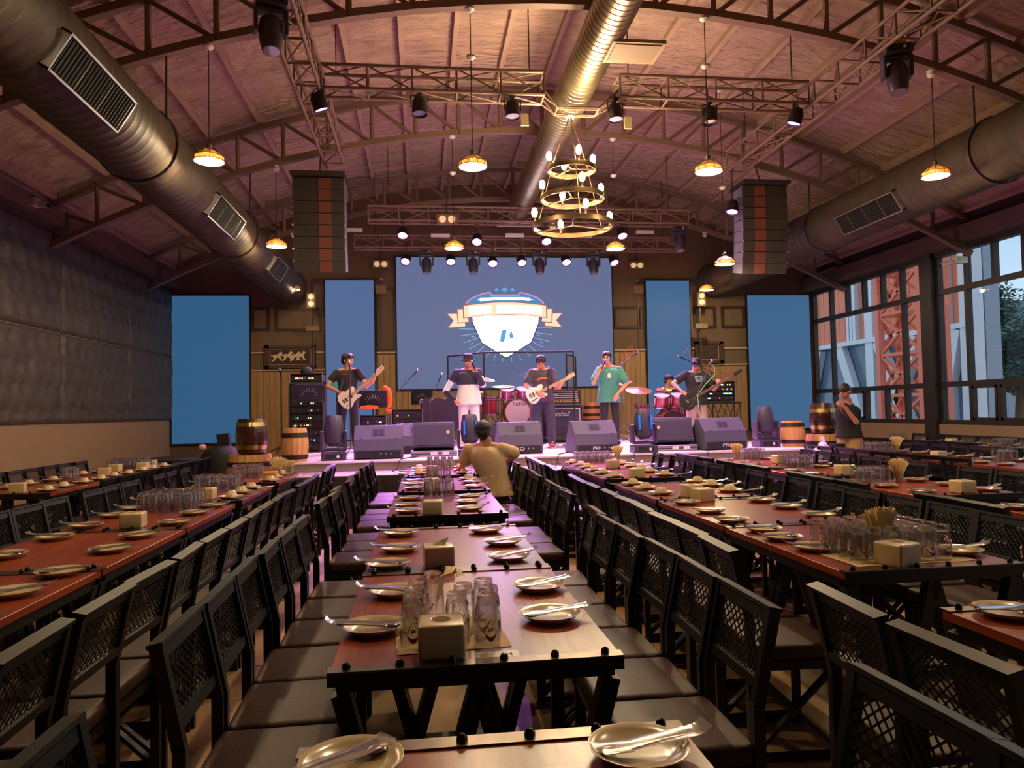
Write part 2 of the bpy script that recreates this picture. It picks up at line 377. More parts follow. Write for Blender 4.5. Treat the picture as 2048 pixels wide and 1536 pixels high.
# ------------------------------------------------------------------ ducts
def duct(name,label,x,z,r,y0,y1,m,pitch,vents=(),sgn=1,rb=.005):
    t=thing(name,label,'duct',(x,0,z))
    prof=[]; y=y0
    while y<y1:
        prof += [(r,y),(r,y+pitch*.70),(r+rb,y+pitch*.78),(r+rb,y+pitch*.92),(r,y+pitch)]; y+=pitch
    MB().lathe(prof,40,axis='Y').build('pipe',m,t,smooth=30)
    MB().lathe([(r*.2,y),(r,y)],40,axis='Y').build('end_cap',m,t)
    nx,nz=.85*sgn,-.52; tx,tz=.52*sgn,.85
    for a,c in vents:
        L=c-a; H=.34; d=r+.05
        R=Matrix(((0,tx,nx),(1,0,0),(0,tz,nz)))           # local u=Y, v=tangent, w=normal
        def P(u,v,w): return Vector((nx*w+tx*v,(a+c)/2+u,nz*w+tz*v))
        b=MB()
        for u0,u1,v0,v1 in ((-L/2,L/2,-H/2,-H/2+.018),(-L/2,L/2,H/2-.018,H/2),(-L/2,-L/2+.018,-H/2,H/2),(L/2-.018,L/2,-H/2,H/2)):
            b.add([P(u,v,w) for w in (r*.8,d) for u,v in ((u0,v0),(u1,v0),(u1,v1),(u0,v1))],[(0,3,2,1),(4,5,6,7),(0,1,5,4),(1,2,6,5),(2,3,7,6),(3,0,4,7)])
        v=b.build('vent_frame',M_alu,t)
        b=MB(); b.add([P(u,w2,r*.86) for u,w2 in ((-L/2+.02,-H/2+.02),(L/2-.02,-H/2+.02),(L/2-.02,H/2-.02),(-L/2+.02,H/2-.02))],[(0,1,2,3)]); b.build('vent_backing',M_blackm,v)
        ns=int(L/.05)
        for i in range(1,ns):
            u=-L/2+L*i/ns; b=MB(); wd=.005
            b.add([P(u+s+(w-d)*.5,vv,w) for w in (d-.035,d-.006) for s,vv in ((-wd,-H/2+.03),(wd,-H/2+.03),(wd,H/2-.03),(-wd,H/2-.03))],[(0,3,2,1),(4,5,6,7),(0,1,5,4),(1,2,6,5),(2,3,7,6),(3,0,4,7)])
            b.build('slat',M_blackm if i%8 else M_rig,v)
    return t
duct('air_duct','large brown spiral duct along the quilted wall with three grilles',-3.05,4.45,.41,1.0,17.6,M_ductd,.15,((5.8,7.08),(9.95,11.35),(13.8,14.9)),1)
duct('air_duct','large brown spiral duct above the windows with one grille',7.32,4.62,.41,1.0,17.6,M_ductd,.17,((9.85,11.35),),-1)
dm=duct('air_duct','thin shiny galvanised duct running under the roof ridge',XC,5.80,.24,1.0,15.9,M_duct,.10)
b=MB().box((.36,8.15,-.22),(.62,.5,.04)); o=b.build('diffuser_plate',mat('diffuser_beige',(172,150,116),.6),dm)
MB().box((.36,8.15,-.245),(.54,.42,.012)).build('diffuser_face',mat('diffuser_face',(150,128,98),.6),o)
MB().lathe([(.17,0),(.17,.45)],20,(0,15.9,0),axis='Y').build('end_tube',mat('flex_brass',(176,138,70),.4,.6),dm,smooth=40)
MB().box((-.08,15.7,-.32),(.75,.3,.03)).build('diffuser_plate',M_white,dm)
for x,z in ((-3.05,4.45),(7.32,4.62)):
    for yy in (8.4,12.4):
        o=tag(bpy.data.objects.new('duct_hanger',None),'thin black drop rods holding the %s duct at the %s roof truss'%('quilted wall' if x<0 else 'window side','nearer' if yy<9 else 'farther'),'hanger','duct hangers'); COL.objects.link(o); o.location=(x,yy,z)
        for s in (-.3,.3): MB().tube((s,0,.28),(s,0,chord(x+s)-z),.012,n=6).build('rod',M_rig,o)
        MB().lathe([(.425,-.03),(.44,-.03),(.44,.03),(.425,.03),(.425,-.03)],32,axis='Y').build('strap',M_rig,o)
# ------------------------------------------------------------------ stage
M_stage = mat('stage_floor', (222,206,200), .38, var=.10, scale=2.5)
M_stagef = mat('stage_face', (140,124,112), .8, var=.12, scale=3)
M_step = mat('step_dark', (52,46,46), .7)
SX0,SX1,SY=-2.0,6.02,10.2; SZ=.79
stage=struct('floor_stage', MB().b2((SX0,SY,.0),(SX1,YB,SZ-.02)), M_stagef)
MB().b2((SX0,SY-.01,SZ-.02),(SX1,YB,SZ)).build('stage_deck',M_stage,stage)
struct('floor_step', MB().b2((SX0-.0,9.42,0),(SX1,SY,.65)), M_step)
struct('trim_3', MB().b2((SX0,9.42,.65),(SX1,SY,.662)), mat('step_tread',(150,134,126),.6))
# ------------------------------------------------------------------ LED screens
def screen(label,x0,x1,z0,z1,col,y=18.0,k=1.0):
    t=thing('led_screen',label,'screen',((x0+x1)/2,y,z0)); w=(x1-x0)/2; h=z1-z0
    MB().b2((-w-.03,.004,-.04),(w+.03,.075,h+.03)).build('housing',M_blackm,t)
    nx=max(1,round(2*w/.5)); nz=max(1,round(h/.5)); me=MB().b2((-w/nx+.0004,-.02,.0004),(w/nx-.0004,.003,h/nz-.0004)).mesh('led_tile',led(col,k))
    for i in range(nx):
        for j in range(nz): ob('led_tile',me,t,(-w+2*w*(i+.5)/nx,0,h*j/nz))
    return t
def led(col,k):  # tones differ per screen: haze and reflected stage light put into the colour
    nm='led_%d_%d_%d'%col
    if nm in MATS: return MATS[nm]
    return mat(nm,(10,10,12),.6,spec=.15,emit=col,estr=k)
S1=screen('tall blue screen at the quilted wall',-5.79,-4.04,.82,4.295,(50,91,127))
S2=screen('slim blue screen behind the guitarist in black',-2.265,-1.115,.83,4.69,(82,105,147))
S3=screen('wide blue-grey screen showing a shield emblem behind the band',-.57,4.80,2.01,5.24,(100,110,147))  # purple stage haze mixed into this screen's emission colour
S4=screen('slim blue screen behind the drummer',5.70,6.83,.83,4.70,(66,102,142))
S5=screen('tall blue screen beside the windows',8.39,10.07,.84,4.295,(64,100,138))
# emblem shown on the wide screen
E_w=emat('emblem_white',(1.0,1.0,1.0),4.5); E_c=emat('emblem_cream',(255,226,186),1.05); E_p=emat('emblem_pink',(232,150,200),.9); E_b=emat('emblem_blue',(84,140,190),1.0)
E_n=emat('emblem_navy',(66,84,124),.9); E_l=emat('emblem_ray',(150,200,240),.9); E_s=emat('emblem_sky',(96,170,225),1.0); E_r=emat('emblem_rose',(190,110,130),.9)
def em(name,pts,m,lay,k=.00157):
    b=MB(); b.prism([((x-1020)*k-.03,(620-y)*k+1.62) for x,y in pts],-.022-.002*lay,-.0205-.002*lay,lambda u,v,w:(u,w,v)); return b.build(name,m,S3)
def eline(a,c,w,m,lay):
    ax,ay=a; cx,cy2=c; L=math.hypot(cx-ax,cy2-ay); nx,ny=-(cy2-ay)/L*w/2,(cx-ax)/L*w/2
    return em('ray',[(ax+nx,ay+ny),(cx+nx,cy2+ny),(cx-nx,cy2-ny),(ax-nx,ay-ny)],m,lay)
arc=lambda x0,x1,y0,yt,n=12:[(x0+(x1-x0)*i/n, y0+(yt-y0)*math.sin(PI*i/n)) for i in range(n+1)]
em('crest_border',[(395,335)]+arc(395,790,310,150,2)[1:1]+[(400,300),(520,215),(650,165),(780,135),(815,180),(1235,180),(1260,135),(1400,168),(1540,222),(1640,300),(1645,335)],E_p,1)
em('crest',[(420,330),(425,308),(530,235),(660,185),(770,160),(800,205),(1245,205),(1272,160),(1395,190),(1520,240),(1615,308),(1620,330)],E_b,2)
for x,w,h in ((892,40,28),(1017,58,42),(1140,42,28)):
    em('crest_star',[(x+(w if i%2==0 else w*.66)*math.cos(PI/2+PI*i/6),105-(h if i%2==0 else h*.66)*math.sin(PI/2+PI*i/6)) for i in range(12)],E_s,2)
for x0,x1 in ((625,905),(918,1108),(1118,1277),(1290,1420)): em('crest_word',[(x0,238 if x0<900 else 228),(x1,226 if x1<1300 else 238),(x1,270 if x1<1300 else 282),(x0,285 if x0<900 else 272)],E_w,3)
for x in (595,1447): em('crest_dash',[(x-20,263),(x+20,263),(x+20,274),(x-20,274)],E_w,3)
em('shield_border',[(480,520),(1575,520),(1570,560),(1560,640),(1435,945),(1040,1190),(1010,1190),(630,945),(490,620)],E_n,1)
em('shield',[(500,520),(1555,520),(1540,640),(1420,935),(1040,1170),(1010,1170),(645,935),(510,620)],E_w,2)
for sx in (0,1):
    f=(lambda p:[(2040-x,y) for x,y in p]) if sx else (lambda p:p)
    em('ribbon_tail',f([(80,475),(380,475),(400,690),(90,710),(200,592)]),E_r,1); em('ribbon_tail_face',f([(120,487),(380,487),(385,680),(130,698),(210,592)]),E_c,2)
    em('ribbon_fold',f([(255,405),(400,405),(470,615),(270,640)]),E_r,3); em('ribbon_fold_face',f([(275,415),(400,415),(440,612),(285,622)]),E_c,4)
em('ribbon',arc(355,1690,352,298)+[(1690,585)]+arc(1690,355,560,505)+[(355,585)],E_r,5)
em('ribbon_face',arc(372,1672,362,308)+[(1672,560)]+arc(1672,372,548,500)+[(372,560)],E_c,6)
for i,(x0,x1) in enumerate(((445,540),(552,640),(650,735),(745,815),(880,985),(1000,1090),(1105,1195),(1210,1300),(1315,1400),(1410,1495),(1505,1600))):
    dy=30*math.sin(PI*((x0+x1)/2-372)/1300); em('ribbon_letter',[(x0,380-dy),(x1,380-dy),(x1,505-dy),(x0,505-dy)],E_w,7)
em('bottle_mark',[(985,740),(1040,742),(1010,880),(990,930),(925,925),(955,765)],E_s,3); em('glass_mark',[(1108,745),(1150,865),(1085,880),(1078,820)],E_s,3)
for a,c in (((740,725),(710,790)),((710,790),(738,875)),((1315,665),(1352,735)),((1352,735),(1330,800)),((850,712),(850,760)),((1200,655),(1202,700))): eline(a,c,7,E_n,3)
for a,c in (((290,722),(520,726)),((300,835),(560,795)),((355,940),(590,865)),((435,1040),(625,945)),((520,1130),(690,990)),((480,852),(540,842)),((455,965),(510,945)),((700,1165),(800,1060)),((815,1225),(860,1135)),((1105,1170),(1110,1240)),((965,1185),(970,1240)),((1215,1140),(1265,1225)),((1310,1050),(1410,1175)),((1385,985),(1500,1090)),((1450,935),(1610,1015)),((1470,865),(1715,930)),((1505,790),(1760,825)),((1530,713),(1770,713)),((1525,830),(1570,840)),((1560,935),(1610,950))): eline(a,c,9,E_l,0)
# ------------------------------------------------------------------ outside the windows
M_gnd=mat('yard_concrete',(150,150,150),.9,var=.1,scale=.5)
struct('ground', MB().b2((XR+.3,-20,-.3),(70,70,-.02)), M_gnd)
bl=thing('office_building','orange panelled building with white columns and slanted braces','building',(20,0,0))
M_or=mat('facade_orange',(226,128,92),.7,var=.06,scale=.6); M_wc=mat('facade_white',(214,220,228),.6); M_gl=mat('facade_glass',(96,112,130),.15,.1,var=.3,scale=.5); M_gr=mat('facade_grey',(150,162,178),.6)
MB().b2((.3,24.2,0),(.9,46,14)).build('core',M_gr,bl)
for y0,y1 in ((25.05,26.4),(27.0,30.05),(30.7,31.3),(32.1,37.5),(38.2,44)):
    n=max(1,round((y1-y0)/.45))
    for i in range(n): MB().b2((0,y0+(y1-y0)*i/n+.015,4.35),(.3,y0+(y1-y0)*(i+1)/n-.015,13)).build('facade_panel',M_or,bl)
for y0,y1 in ((24.15,24.8),(25.42,25.95),(26.45,26.95),(30.08,30.65),(31.35,31.55),(31.62,31.80),(31.88,32.06),(37.6,38.1)): MB().b2((-.25,y0,0 if y1-y0>.4 else 4.3),(.2,y1,14)).build('column',M_wc,bl)
MB().b2((-.3,24.2,4.15),(.25,44,4.35)).build('sill_band',M_wc,bl)
for y0,y1 in ((25.0,26.4),(27.0,30.0),(30.7,33.5),(33.7,37.5)): MB().b2((.1,y0,.2),(.3,y1,4.1)).build('ground_floor_glazing',M_gl,bl)
for a,c in (((32.8,4.15),(30.9,0)),((34.6,4.15),(36.4,0)),((29.9,4.15),(27.6,0)),((25.1,4.15),(26.2,0)),((27.4,4.15),(29.2,0))): MB().bar((-.1,a[0],a[1]),(-.1,c[0],c[1]),.55,.3,up=(1,0,0)).build('slanted_brace',M_wc,bl)
for y in (26.0,31.0,35): MB().b2((-.05,y-.1,10.5),(.1,y+.9,12.2)).build('upper_window',M_gl,bl)
# tower crane mast
cm=thing('crane_mast','orange steel lattice tower crane mast beyond the glass','crane',(16.4,22.85,0)); M_cr=mat('crane_orange',(224,112,84),.55)
h=1.1; hx=.4
for sx in (-hx,hx):
    for sy in (-h,h): MB().b2((sx-.11,sy-.11,0),(sx+.11,sy+.11,13)).build('mast_leg',M_cr,cm)
for k in range(9):
    z=.3+k*1.4
    for A,B in (((-hx,-h),(hx,-h)),((-hx,h),(hx,h)),((-hx,-h),(-hx,h)),((hx,-h),(hx,h))):
        MB().bar((*A,z),(*B,z),.11).build('mast_rung',M_cr,cm)
        MB().bar((*A,z),(*B,z+1.4),.09).build('mast_diagonal',M_cr,cm); MB().bar((*B,z),(*A,z+1.4),.09).build('mast_diagonal',M_cr,cm)
# tree and houses
def tree(label,x,y,h,r,seed):
    t=thing('leafy_tree',label,'tree',(x,y,0),0,'trees outside'); rnd=random.Random(seed)
    MB().path([(0,0,0),(.1,.05,h*.35),(-.1,.2,h*.7)],[.28,.2,.1],8).build('trunk',mat('bark',(90,76,62),.9),t)
    for k in range(7):
        a=k*.9; MB().path([(0,.05,h*(.3+.05*k)),(math.cos(a)*r*.6,math.sin(a)*r*.6,h*(.5+.06*k))],[.09,.03],6).build('branch',MATS['bark'],t)
    b=MB()
    for _ in range(6500):
        th=rnd.uniform(0,2*PI); ph=math.acos(rnd.uniform(-1,1)); q=rnd.random()**.45
        lobe=1+.35*math.sin(3*th+ph*4); c=Vector((q*r*lobe*math.sin(ph)*math.cos(th),q*r*lobe*math.sin(ph)*math.sin(th),h*.68+q*h*.36*math.cos(ph)))
        u=Vector((rnd.uniform(-1,1),rnd.uniform(-1,1),rnd.uniform(-.5,.5))).normalized(); v=u.cross(Vector((rnd.uniform(-1,1),rnd.uniform(-1,1),1))).normalized(); s=rnd.uniform(.07,.14)
        b.add([c-u*s*1.5,c+v*s*.6,c+u*s*1.5,c-v*s*.6],[(0,1,2,3)])
    o=b.build('foliage',mat('leaf_green',(84,116,92),.7,var=.35,scale=1.2),t); o['kind']='stuff'
tree('tall sparse green tree outside behind the white column',31.5,37.2,8.2,1.5,1); tree('low dense green tree outside in front of the grey house',29,32.6,5.2,1.6,2); tree('broad green tree at the frame edge outside the windows',33.5,33.2,5.8,1.8,3)
hs=thing('grey_house','small grey house with a dark roof beyond the trees','house',(44,50,0))
MB().b2((-5,-5,0),(5,5,6.6)).build('house_wall',M_gr,hs); MB().prism([(-5.6,6.6),(5.6,6.6),(0,9.0)],-5.5,5.5,lambda u,v,w:(w,u,v)).build('house_roof',mat('roof_dark',(70,82,98),.7),hs)
for y in (-3,0,3): MB().b2((-5.06,y-.7,3.6),(-4.98,y+.7,5.4)).build('house_window',M_gl,hs)
# ------------------------------------------------------------------ dining chairs
def chair_proto():
    t=thing('dining_chair','black metal chair','chair'); w=.198
    b=MB(); b.b2((-.185,-w+.004,.405),(.19,w-.004,.47)); b.build('seat',M_seat,t,bevel=.026,seg=3,smooth=50)
    b=MB()
    for y in (-w+.02,w-.02): b.b2((-.185,y-.015,.37),(.185,y+.015,.404))
    for x in (-.17,.17): b.b2((x-.015,-w+.02,.37),(x+.015,w-.02,.404))
    b.build('seat_frame',M_black,t)
    for s in (-1,1):
        y=s*(w-.014)
        b=MB(); b.bar((-.19,y,0),(-.19,y,.585),.028,.034,up=(1,0,0)); b.bar((-.19,y,.575),(-.247,y,.845),.028,.034,up=(1,0,0)); b.build('leg',M_black,t)
        b=MB(); b.bar((.165,y,0),(.165,y,.375),.028,.03,up=(1,0,0)); b.build('leg',M_black,t)
        b=MB(); b.bar((-.18,y,.05),(.155,y,.37),.016,.03,up=(0,1,0)); b.bar((.155,y,.05),(-.18,y,.37),.014,.028,up=(0,1,0)); b.bar((-.18,y,.025),(.16,y,.025),.024,.03); b.build('cross_brace',M_black,t)
    b=MB(); R=Matrix.Rotation(-math.atan(.057/.27),3,'Y')
    b.box((-.2495,0,.849),(.042,2*w,.012),R); b.box((-.205,0,.632),(.026,2*w-.05,.03),R); b.box((-.241,0,.824),(.022,2*w-.05,.03),R)
    b.build('backrest_frame',M_black,t)
    b=MB(); H=.19; Wd=2*w-.05; z0=.637; cell=.034; ch=.034
    def P(u,v): return Vector((-.206-.0365*v/.185,u,z0+v))
    for d in (1,-1):
        k=-8
        while k*cell < Wd+H:
            u0=-Wd/2+k*cell
            if d==1: a=(u0,0); c=(u0+H*1.15,H)
            else: a=(u0,H); c=(u0+H*1.15,0)
            # clip to panel
            def clip(a,c):
                (x0,y0),(x1,y1)=a,c; t0,t1=0,1; dx=x1-x0
                for lo,hi in ((-Wd/2,Wd/2),):
                    ta=(lo-x0)/dx; tb=(hi-x0)/dx; t0=max(t0,min(ta,tb)); t1=min(t1,max(ta,tb))
                return None if t1-t0<.02 else ((x0+dx*t0,y0+(y1-y0)*t0),(x0+dx*t1,y0+(y1-y0)*t1))
            q=clip(a,c)
            if q: b.bar(P(*q[0]),P(*q[1]),.0045,.003,up=(1,0,0))
            k+=1
    b.build('mesh_panel',M_black,t)
    return t
CH=chair_proto(); chair_used=[False]
ROWS={'LL':('row beside the quilted wall',-4.28),'L':('row left of centre',-2.26),'C':('centre row',-.257),'R':('row right of centre',1.70),'RR':('second row right of centre',3.62),'RRR':('third row right of centre',5.98),'RRRR':('row beside the windows',8.1)}
TAB={'LL':[7.42,8.64,9.86],'L':[2.38,3.59,4.80,6.22,7.75],'C':[.37,2.015,3.22,4.93,6.43,7.98],'R':[1.07,2.83,4.05,5.34,7.0,8.21],'RR':[3.25,4.98,6.60,7.95],'RRR':[6.5,7.75,8.97],'RRRR':[9.4,10.63,11.86]}
DRIFT={'C':lambda y:.0 if y<4.9 else .02+.012*(y-4.9),'R':lambda y:.012*max(0,y-3),'RR':lambda y:.02*max(0,y-5)}
def xoff(r,y): return ROWS[r][1]+DRIFT.get(r,lambda y:0)(y)
chairs=[]
rnd=random.Random(3)
for r,ys in TAB.items():
    for side in (-1,1):
        lst=[]
        for y0 in ys:
            for i in range(3):
                y=y0+.2+.4*i
                if r=='C' and y0<1 and side==-1 and i<2: continue
                if r=='C' and y0<1 and i==0: continue
                if r=='R' and y0<2 and (side==1 or i==0): continue
                if r=='L' and side==-1 and y<3.9: continue
                if r=='RRR' and y<6.8: continue
                if r=='C' and side==1 and 8.4<y<8.8: continue
                if r=='RR' and y<3.6: continue
                lst.append([y+rnd.uniform(-.012,.012),rnd.uniform(0,.035),rnd.uniform(-.05,.05),xoff(r,y)])
        if r=='L' and side==1: lst += [[1.72,0,0,ROWS['L'][1]],[2.12,0,.02,ROWS['L'][1]]]
        chairs.append((r,side,lst))
for r,side,lst in chairs:
    lst.sort(key=lambda q:-q[0])
    if r=='C' and side==1:
        for q in lst:
            if 7.8<q[0]<8.4: q[1]=.02
    for k,(y,dx,rz,x0) in enumerate(lst):
        x=x0-.175-dx if side<0 else x0+.8+.175+dx
        lab='black mesh-back chair, %s from stage, %s side of %s'%(ORD[k],'left' if side<0 else 'right',ROWS[r][0])
        loc=(x,y,0); rot=(0 if side<0 else PI)+rz
        if not chair_used[0]:
            CH.location=loc; CH.rotation_euler=(0,0,rot); CH['label']=lab; CH['group']='black chairs along the table rows'; chair_used[0]=True
        else: dup(CH,loc,rot,lab,'black chairs along the table rows')
# ------------------------------------------------------------------ tables
def table_proto():
    t=thing('dining_table','table','table'); 
    MB().b2((.0,.0,.718),(.8,1.2,.75)).build('tabletop',M_table,t,bevel=.002,seg=1)
    for y,s in ((0,1),(1.2,-1)):
        ya,yb=sorted((y-s*.006,y+s*.042)); e=MB().b2((-.003,ya,.7502),(.803,yb,.7545)); ep=e.build('end_plate',M_strip,t); yc,yd=sorted((y-s*.006,y-s*.0005)); MB().b2((-.003,yc,.716),(.803,yd,.7500)).build('end_face',M_black,ep)
        for i in range(6):
            x=.045+.71*i/5; b=MB(); b.lathe([(.0115,0),(.0115,.006),(.0105,.011),(.006,.016),(.001,.0175)],6,(x,y+s*.02,.7545)); b.build('bolt',M_bolt,ep)
    for x in (.012,.768): MB().b2((x,.06,.675),(x+.02,1.13,.717)).build('side_rail',M_black,t)
    for y in (.0,1.13):
        b=MB().b2((.02,y+.012,.694),(.78,y+.052,.7165)); b.build('apron',M_black,t)
        for a,c in (((.03,.69),(.21,.03)),((.21,.03),(.40,.69)),((.40,.69),(.59,.03)),((.59,.03),(.77,.69))):
            MB().bar((a[0],y+.03,a[1]),(c[0],y+.03,c[1]),.05,.05,up=(0,1,0)).build('leg',M_black,t)
        MB().b2((.14,y,0),(.66,y+.06,.04)).build('foot_bar',M_black,t)
    return t
TB=table_proto(); first=True
TORD={}
for r,ys in TAB.items():
    for k,y0 in enumerate(sorted(ys,reverse=True)):
        TORD[(r,y0)]=ORD[k]
        lab='red-brown steel-edged dining table, %s from stage in %s'%(ORD[k],ROWS[r][0]); x=xoff(r,y0)
        if first: TB.location=(x,y0,0); TB['label']=lab; TB['group']='dining tables'; first=False
        else: dup(TB,(x,y0,0),0,lab,'dining tables')
# ------------------------------------------------------------------ plates, cutlery, bowls
b=MB(); b.lathe([(.0,.004),(.052,.004),(.060,.002),(.062,.0),(.066,.004),(.085,.013),(.1,.0235),(.1005,.025),(.099,.0255),(.083,.017),(.064,.009),(.052,.0075),(0,.0075)],36)
ME_plate=b.mesh('plate',M_cream,smooth=50)
b=MB(); b.lathe([(0,.050),(.020,.050),(.030,.050),(.034,.046),(.036,.043),(.046,.030),(.053,.010),(.055,.0),(.053,.0),(.051,.010),(.044,.028),(.030,.044),(0,.046)],28)
ME_bowl=b.mesh('bowl',M_cream,smooth=50)
def cutlery_proto():
    t=thing('cutlery_set','wrapped cutlery','cutlery')
    b=MB(); pr=[(-.085,.0175,.004),(-.03,.016,.0035),(.02,.014,.003),(.045,.013,.004)]
    # spoon: handle along +x, bowl at +x end
    b.path([(-.10,-.008,.030),(-.03,-.008,.026),(.03,-.006,.017),(.046,-.006,.0155)],[.0030,.0026,.0024,.003],6); b.ball((.072,-.006,.0175),(.029,.0185,.0065),12,6); b.build('spoon',M_chrome,t,smooth=50)
    b=MB(); b.path([(-.10,.009,.032),(-.03,.009,.029),(.02,.012,.024),(.034,.013,.0225)],[.0030,.0026,.0024,.003],6); b.box((.044,.014,.0225),(.024,.020,.0022))
    for i in range(4): b.box((.073,.0065+.005*i,.0228),(.038,.0028,.002))
    b.build('fork',M_chrome,t,smooth=40)
    b=MB(); n=7; pts=[(-.135,.052,.0),(-.12,.040,.002),(-.10,.036,.004),(-.03,.031,.004),(.03,.024,.006),(.085,.026,.007),(.108,.030,.002)]
    up=[];lo=[]
    for x,z,h in pts: up += [(x,-.024,z+h*.2),(x,.0,z+h),(x,.024,z+h*.2)]; lo += [(x,-.024,z),(x,0,z-h*.6),(x,.024,z)]
    for L in (up,lo): b.add(L,[(3*i+j,3*i+j+1,3*i+j+4,3*i+j+3) for i in range(n-1) for j in range(2)])
    b.build('plastic_sleeve',M_sleeve,t,smooth=60)
    return t
CT=cutlery_proto(); ct_first=True
D=(.2,.6,1.0)
PL={('C',.37):([(-.145,1.470)],[(.415,1.435)]),('C',2.015):([(-.162,2.38),(-.11,2.836)],[(.407,2.407),(.433,2.81)]),('C',3.22):([(-.162,3.346),(-.118,3.726),(-.128,4.20)],[(.386,3.393),(.402,3.787),(.35,4.19)]),
 ('C',4.93):([(-.098,5.133),(-.114,5.441),(-.095,5.87)],[(.323,5.148),(.332,5.523),(.37,5.87)]),('R',1.07):([(1.845,2.16)],[]),('R',2.83):([(1.842,3.84),(1.818,3.58),(1.827,3.295)],[(2.36,3.80),(2.38,3.5),(2.40,3.08)]),
 ('R',4.05):([(1.849,5.04),(1.843,4.595),(1.815,4.19)],[(2.40,5.03),(2.40,4.665),(2.396,4.256)]),('R',5.34):([(1.86,6.42),(1.86,6.05),(1.87,5.66)],[(2.46,6.42),(2.46,6.1),(2.44,5.67)]),
 ('L',2.38):([(-2.09,3.2)],[(-1.60,3.131),(-1.60,3.50)]),('L',3.59):([(-2.085,3.996),(-2.102,4.537)],[(-1.61,4.046),(-1.633,4.491)]),('L',4.80):([(-2.121,4.976),(-2.138,5.461),(-2.14,5.84)],[(-1.59,4.98),(-1.60,5.443),(-1.59,5.84)])}
BOWL=lambda r,y: r=='LL' or (r=='R' and y>5.3) or (r=='L' and y>6.2) or (r=='C' and y>7.9)
plates={}
for r,ys in TAB.items():
    for y0 in ys:
        x=xoff(r,y0)
        if (r,y0) in PL: l,rr=PL[(r,y0)]
        else: l=[(x+.14+rnd.uniform(-.02,.02),y0+q+rnd.uniform(-.03,.03)) for q in D]; rr=[(x+.66+rnd.uniform(-.02,.02),y0+q+rnd.uniform(-.03,.03)) for q in D]
        for s,L in ((-1,l),(1,rr)):
            plates.setdefault((r,s),[]).extend([(px,py,BOWL(r,py) or (r=='C' and s==1 and py>7.2 and py<7.5)) for px,py in L])
for (r,s),L in plates.items():
    L.sort(key=lambda q:-q[1])
    for k,(px,py,bw) in enumerate(L):
        w=' plate from stage, %s side of %s'%('left' if s<0 else 'right',ROWS[r][0])
        tag(ob('plate',ME_plate,None,(px,py,.7502),(0,0,rnd.uniform(0,6))),'cream'+' plate, %s from stage, %s side of %s'%(ORD[k],'left' if s<0 else 'right',ROWS[r][0]),'plate','cream plates')
        a=(.05 if s<0 else PI+.2)+rnd.uniform(-.18,.18)
        if (r,s)==('C',-1) and py<2: a=.75
        if (r,s)==('C',1) and py<2: a=PI+.12
        hx=-.012 if s<0 else .012
        lab='wrapped cutlery on %s%s'%(ORD[k],w)
        if not bw:
            if ct_first: CT.location=(px+hx,py,.7505); CT.rotation_euler=(0,0,a); CT['label']=lab; CT['group']='wrapped cutlery sets'; ct_first=False
            else: dup(CT,(px+hx,py,.7505),a,lab,'wrapped cutlery sets')
        else:
            tag(ob('bowl',ME_bowl,None,(px+.006,py,.7585),(0,0,0)),'upturned cream bowl on %s%s'%(ORD[k],w),'bowl','upturned bowls')
            dup(CT,(px+hx*6-.05*s*-1,py-.075,.742),a,'wrapped cutlery beside %s%s'%(ORD[k],w),'wrapped cutlery sets')
# ------------------------------------------------------------------ tissue boxes
def tissue_proto(m,name):
    t=thing(name,'box','box'); b=MB(); b.b2((-.066,-.066,0),(.066,.066,.097)); b.build('box_body',m,t,bevel=.012,seg=3,smooth=45)
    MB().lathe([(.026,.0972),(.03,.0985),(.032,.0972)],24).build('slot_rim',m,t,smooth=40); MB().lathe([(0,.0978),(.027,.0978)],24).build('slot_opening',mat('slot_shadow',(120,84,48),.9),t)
    return t
TX=tissue_proto(M_box,'tissue_box'); TX['group']='cream tissue boxes'; tx_first=True
BX=[('C',2.015,.045,2.125),('C',3.22,.065,3.315),('C',4.93,.065,5.0),('C',6.43,.08,6.66),('C',7.98,.10,8.2),('R',4.05,2.02,5.17),('R',5.34,2.04,5.44),('R',2.83,1.995,2.925),('R',7.0,2.10,7.09),('R',8.21,2.18,8.32),('L',4.80,-1.81,4.90),('L',6.22,-1.79,6.42),('LL',7.42,-3.83,7.55),('LL',8.64,-3.84,9.5),('LL',9.86,-3.8,10.95),
    ('RR',4.98,4.03,5.10),('RR',6.60,4.06,6.72),('RR',7.95,4.2,8.3),('RRR',7.75,6.22,8.25),('RRRR',10.63,8.45,10.9)]
for r,y0,x,y in BX:
    lab='cream tissue box on %s table from stage, %s'%(TORD[(r,y0)],ROWS[r][0]); rz=rnd.uniform(-.12,.12) if r in('C','L') else .35 if r=='R' and y0<3 else rnd.uniform(.0,.3)
    if tx_first: TX.location=(x,y,.7502); TX['label']=lab; tx_first=False
    else:
        o=dup(TX,(x,y,.7502),rz,lab,'cream tissue boxes')
M_amber=mat('amber_plastic',(206,140,50),.35)
for i,(x,y,l) in enumerate(((-1.60,8.05,'amber tissue box near the cask on the row left of centre'),(-3.95,10.1,'cream tissue box behind glasses, nearer of two, quilted wall row'),(-3.7,10.35,'cream tissue box behind glasses, farther of two, quilted wall row'))):
    t=tissue_proto(M_amber if i==0 else M_box,'tissue_box'); t.location=(x,y,.7502); t['label']=l; t['category']='box'
# pulled-out tissue on the box of the second table
b=MB(); b.add([(-.03,-.01,.096),(.03,.0,.096),(.045,.012,.125),(.0,.004,.112),(-.035,.006,.108),(-.03,.012,.096),(.03,.016,.096)],[(0,1,3),(1,2,3),(0,3,4),(5,4,3),(5,3,6),(6,3,2)])
tag(b.build('tissue',M_napkin,None,(.065,3.315,.7505)),'folded tissue sticking out of the second tissue box on centre row','tissue')
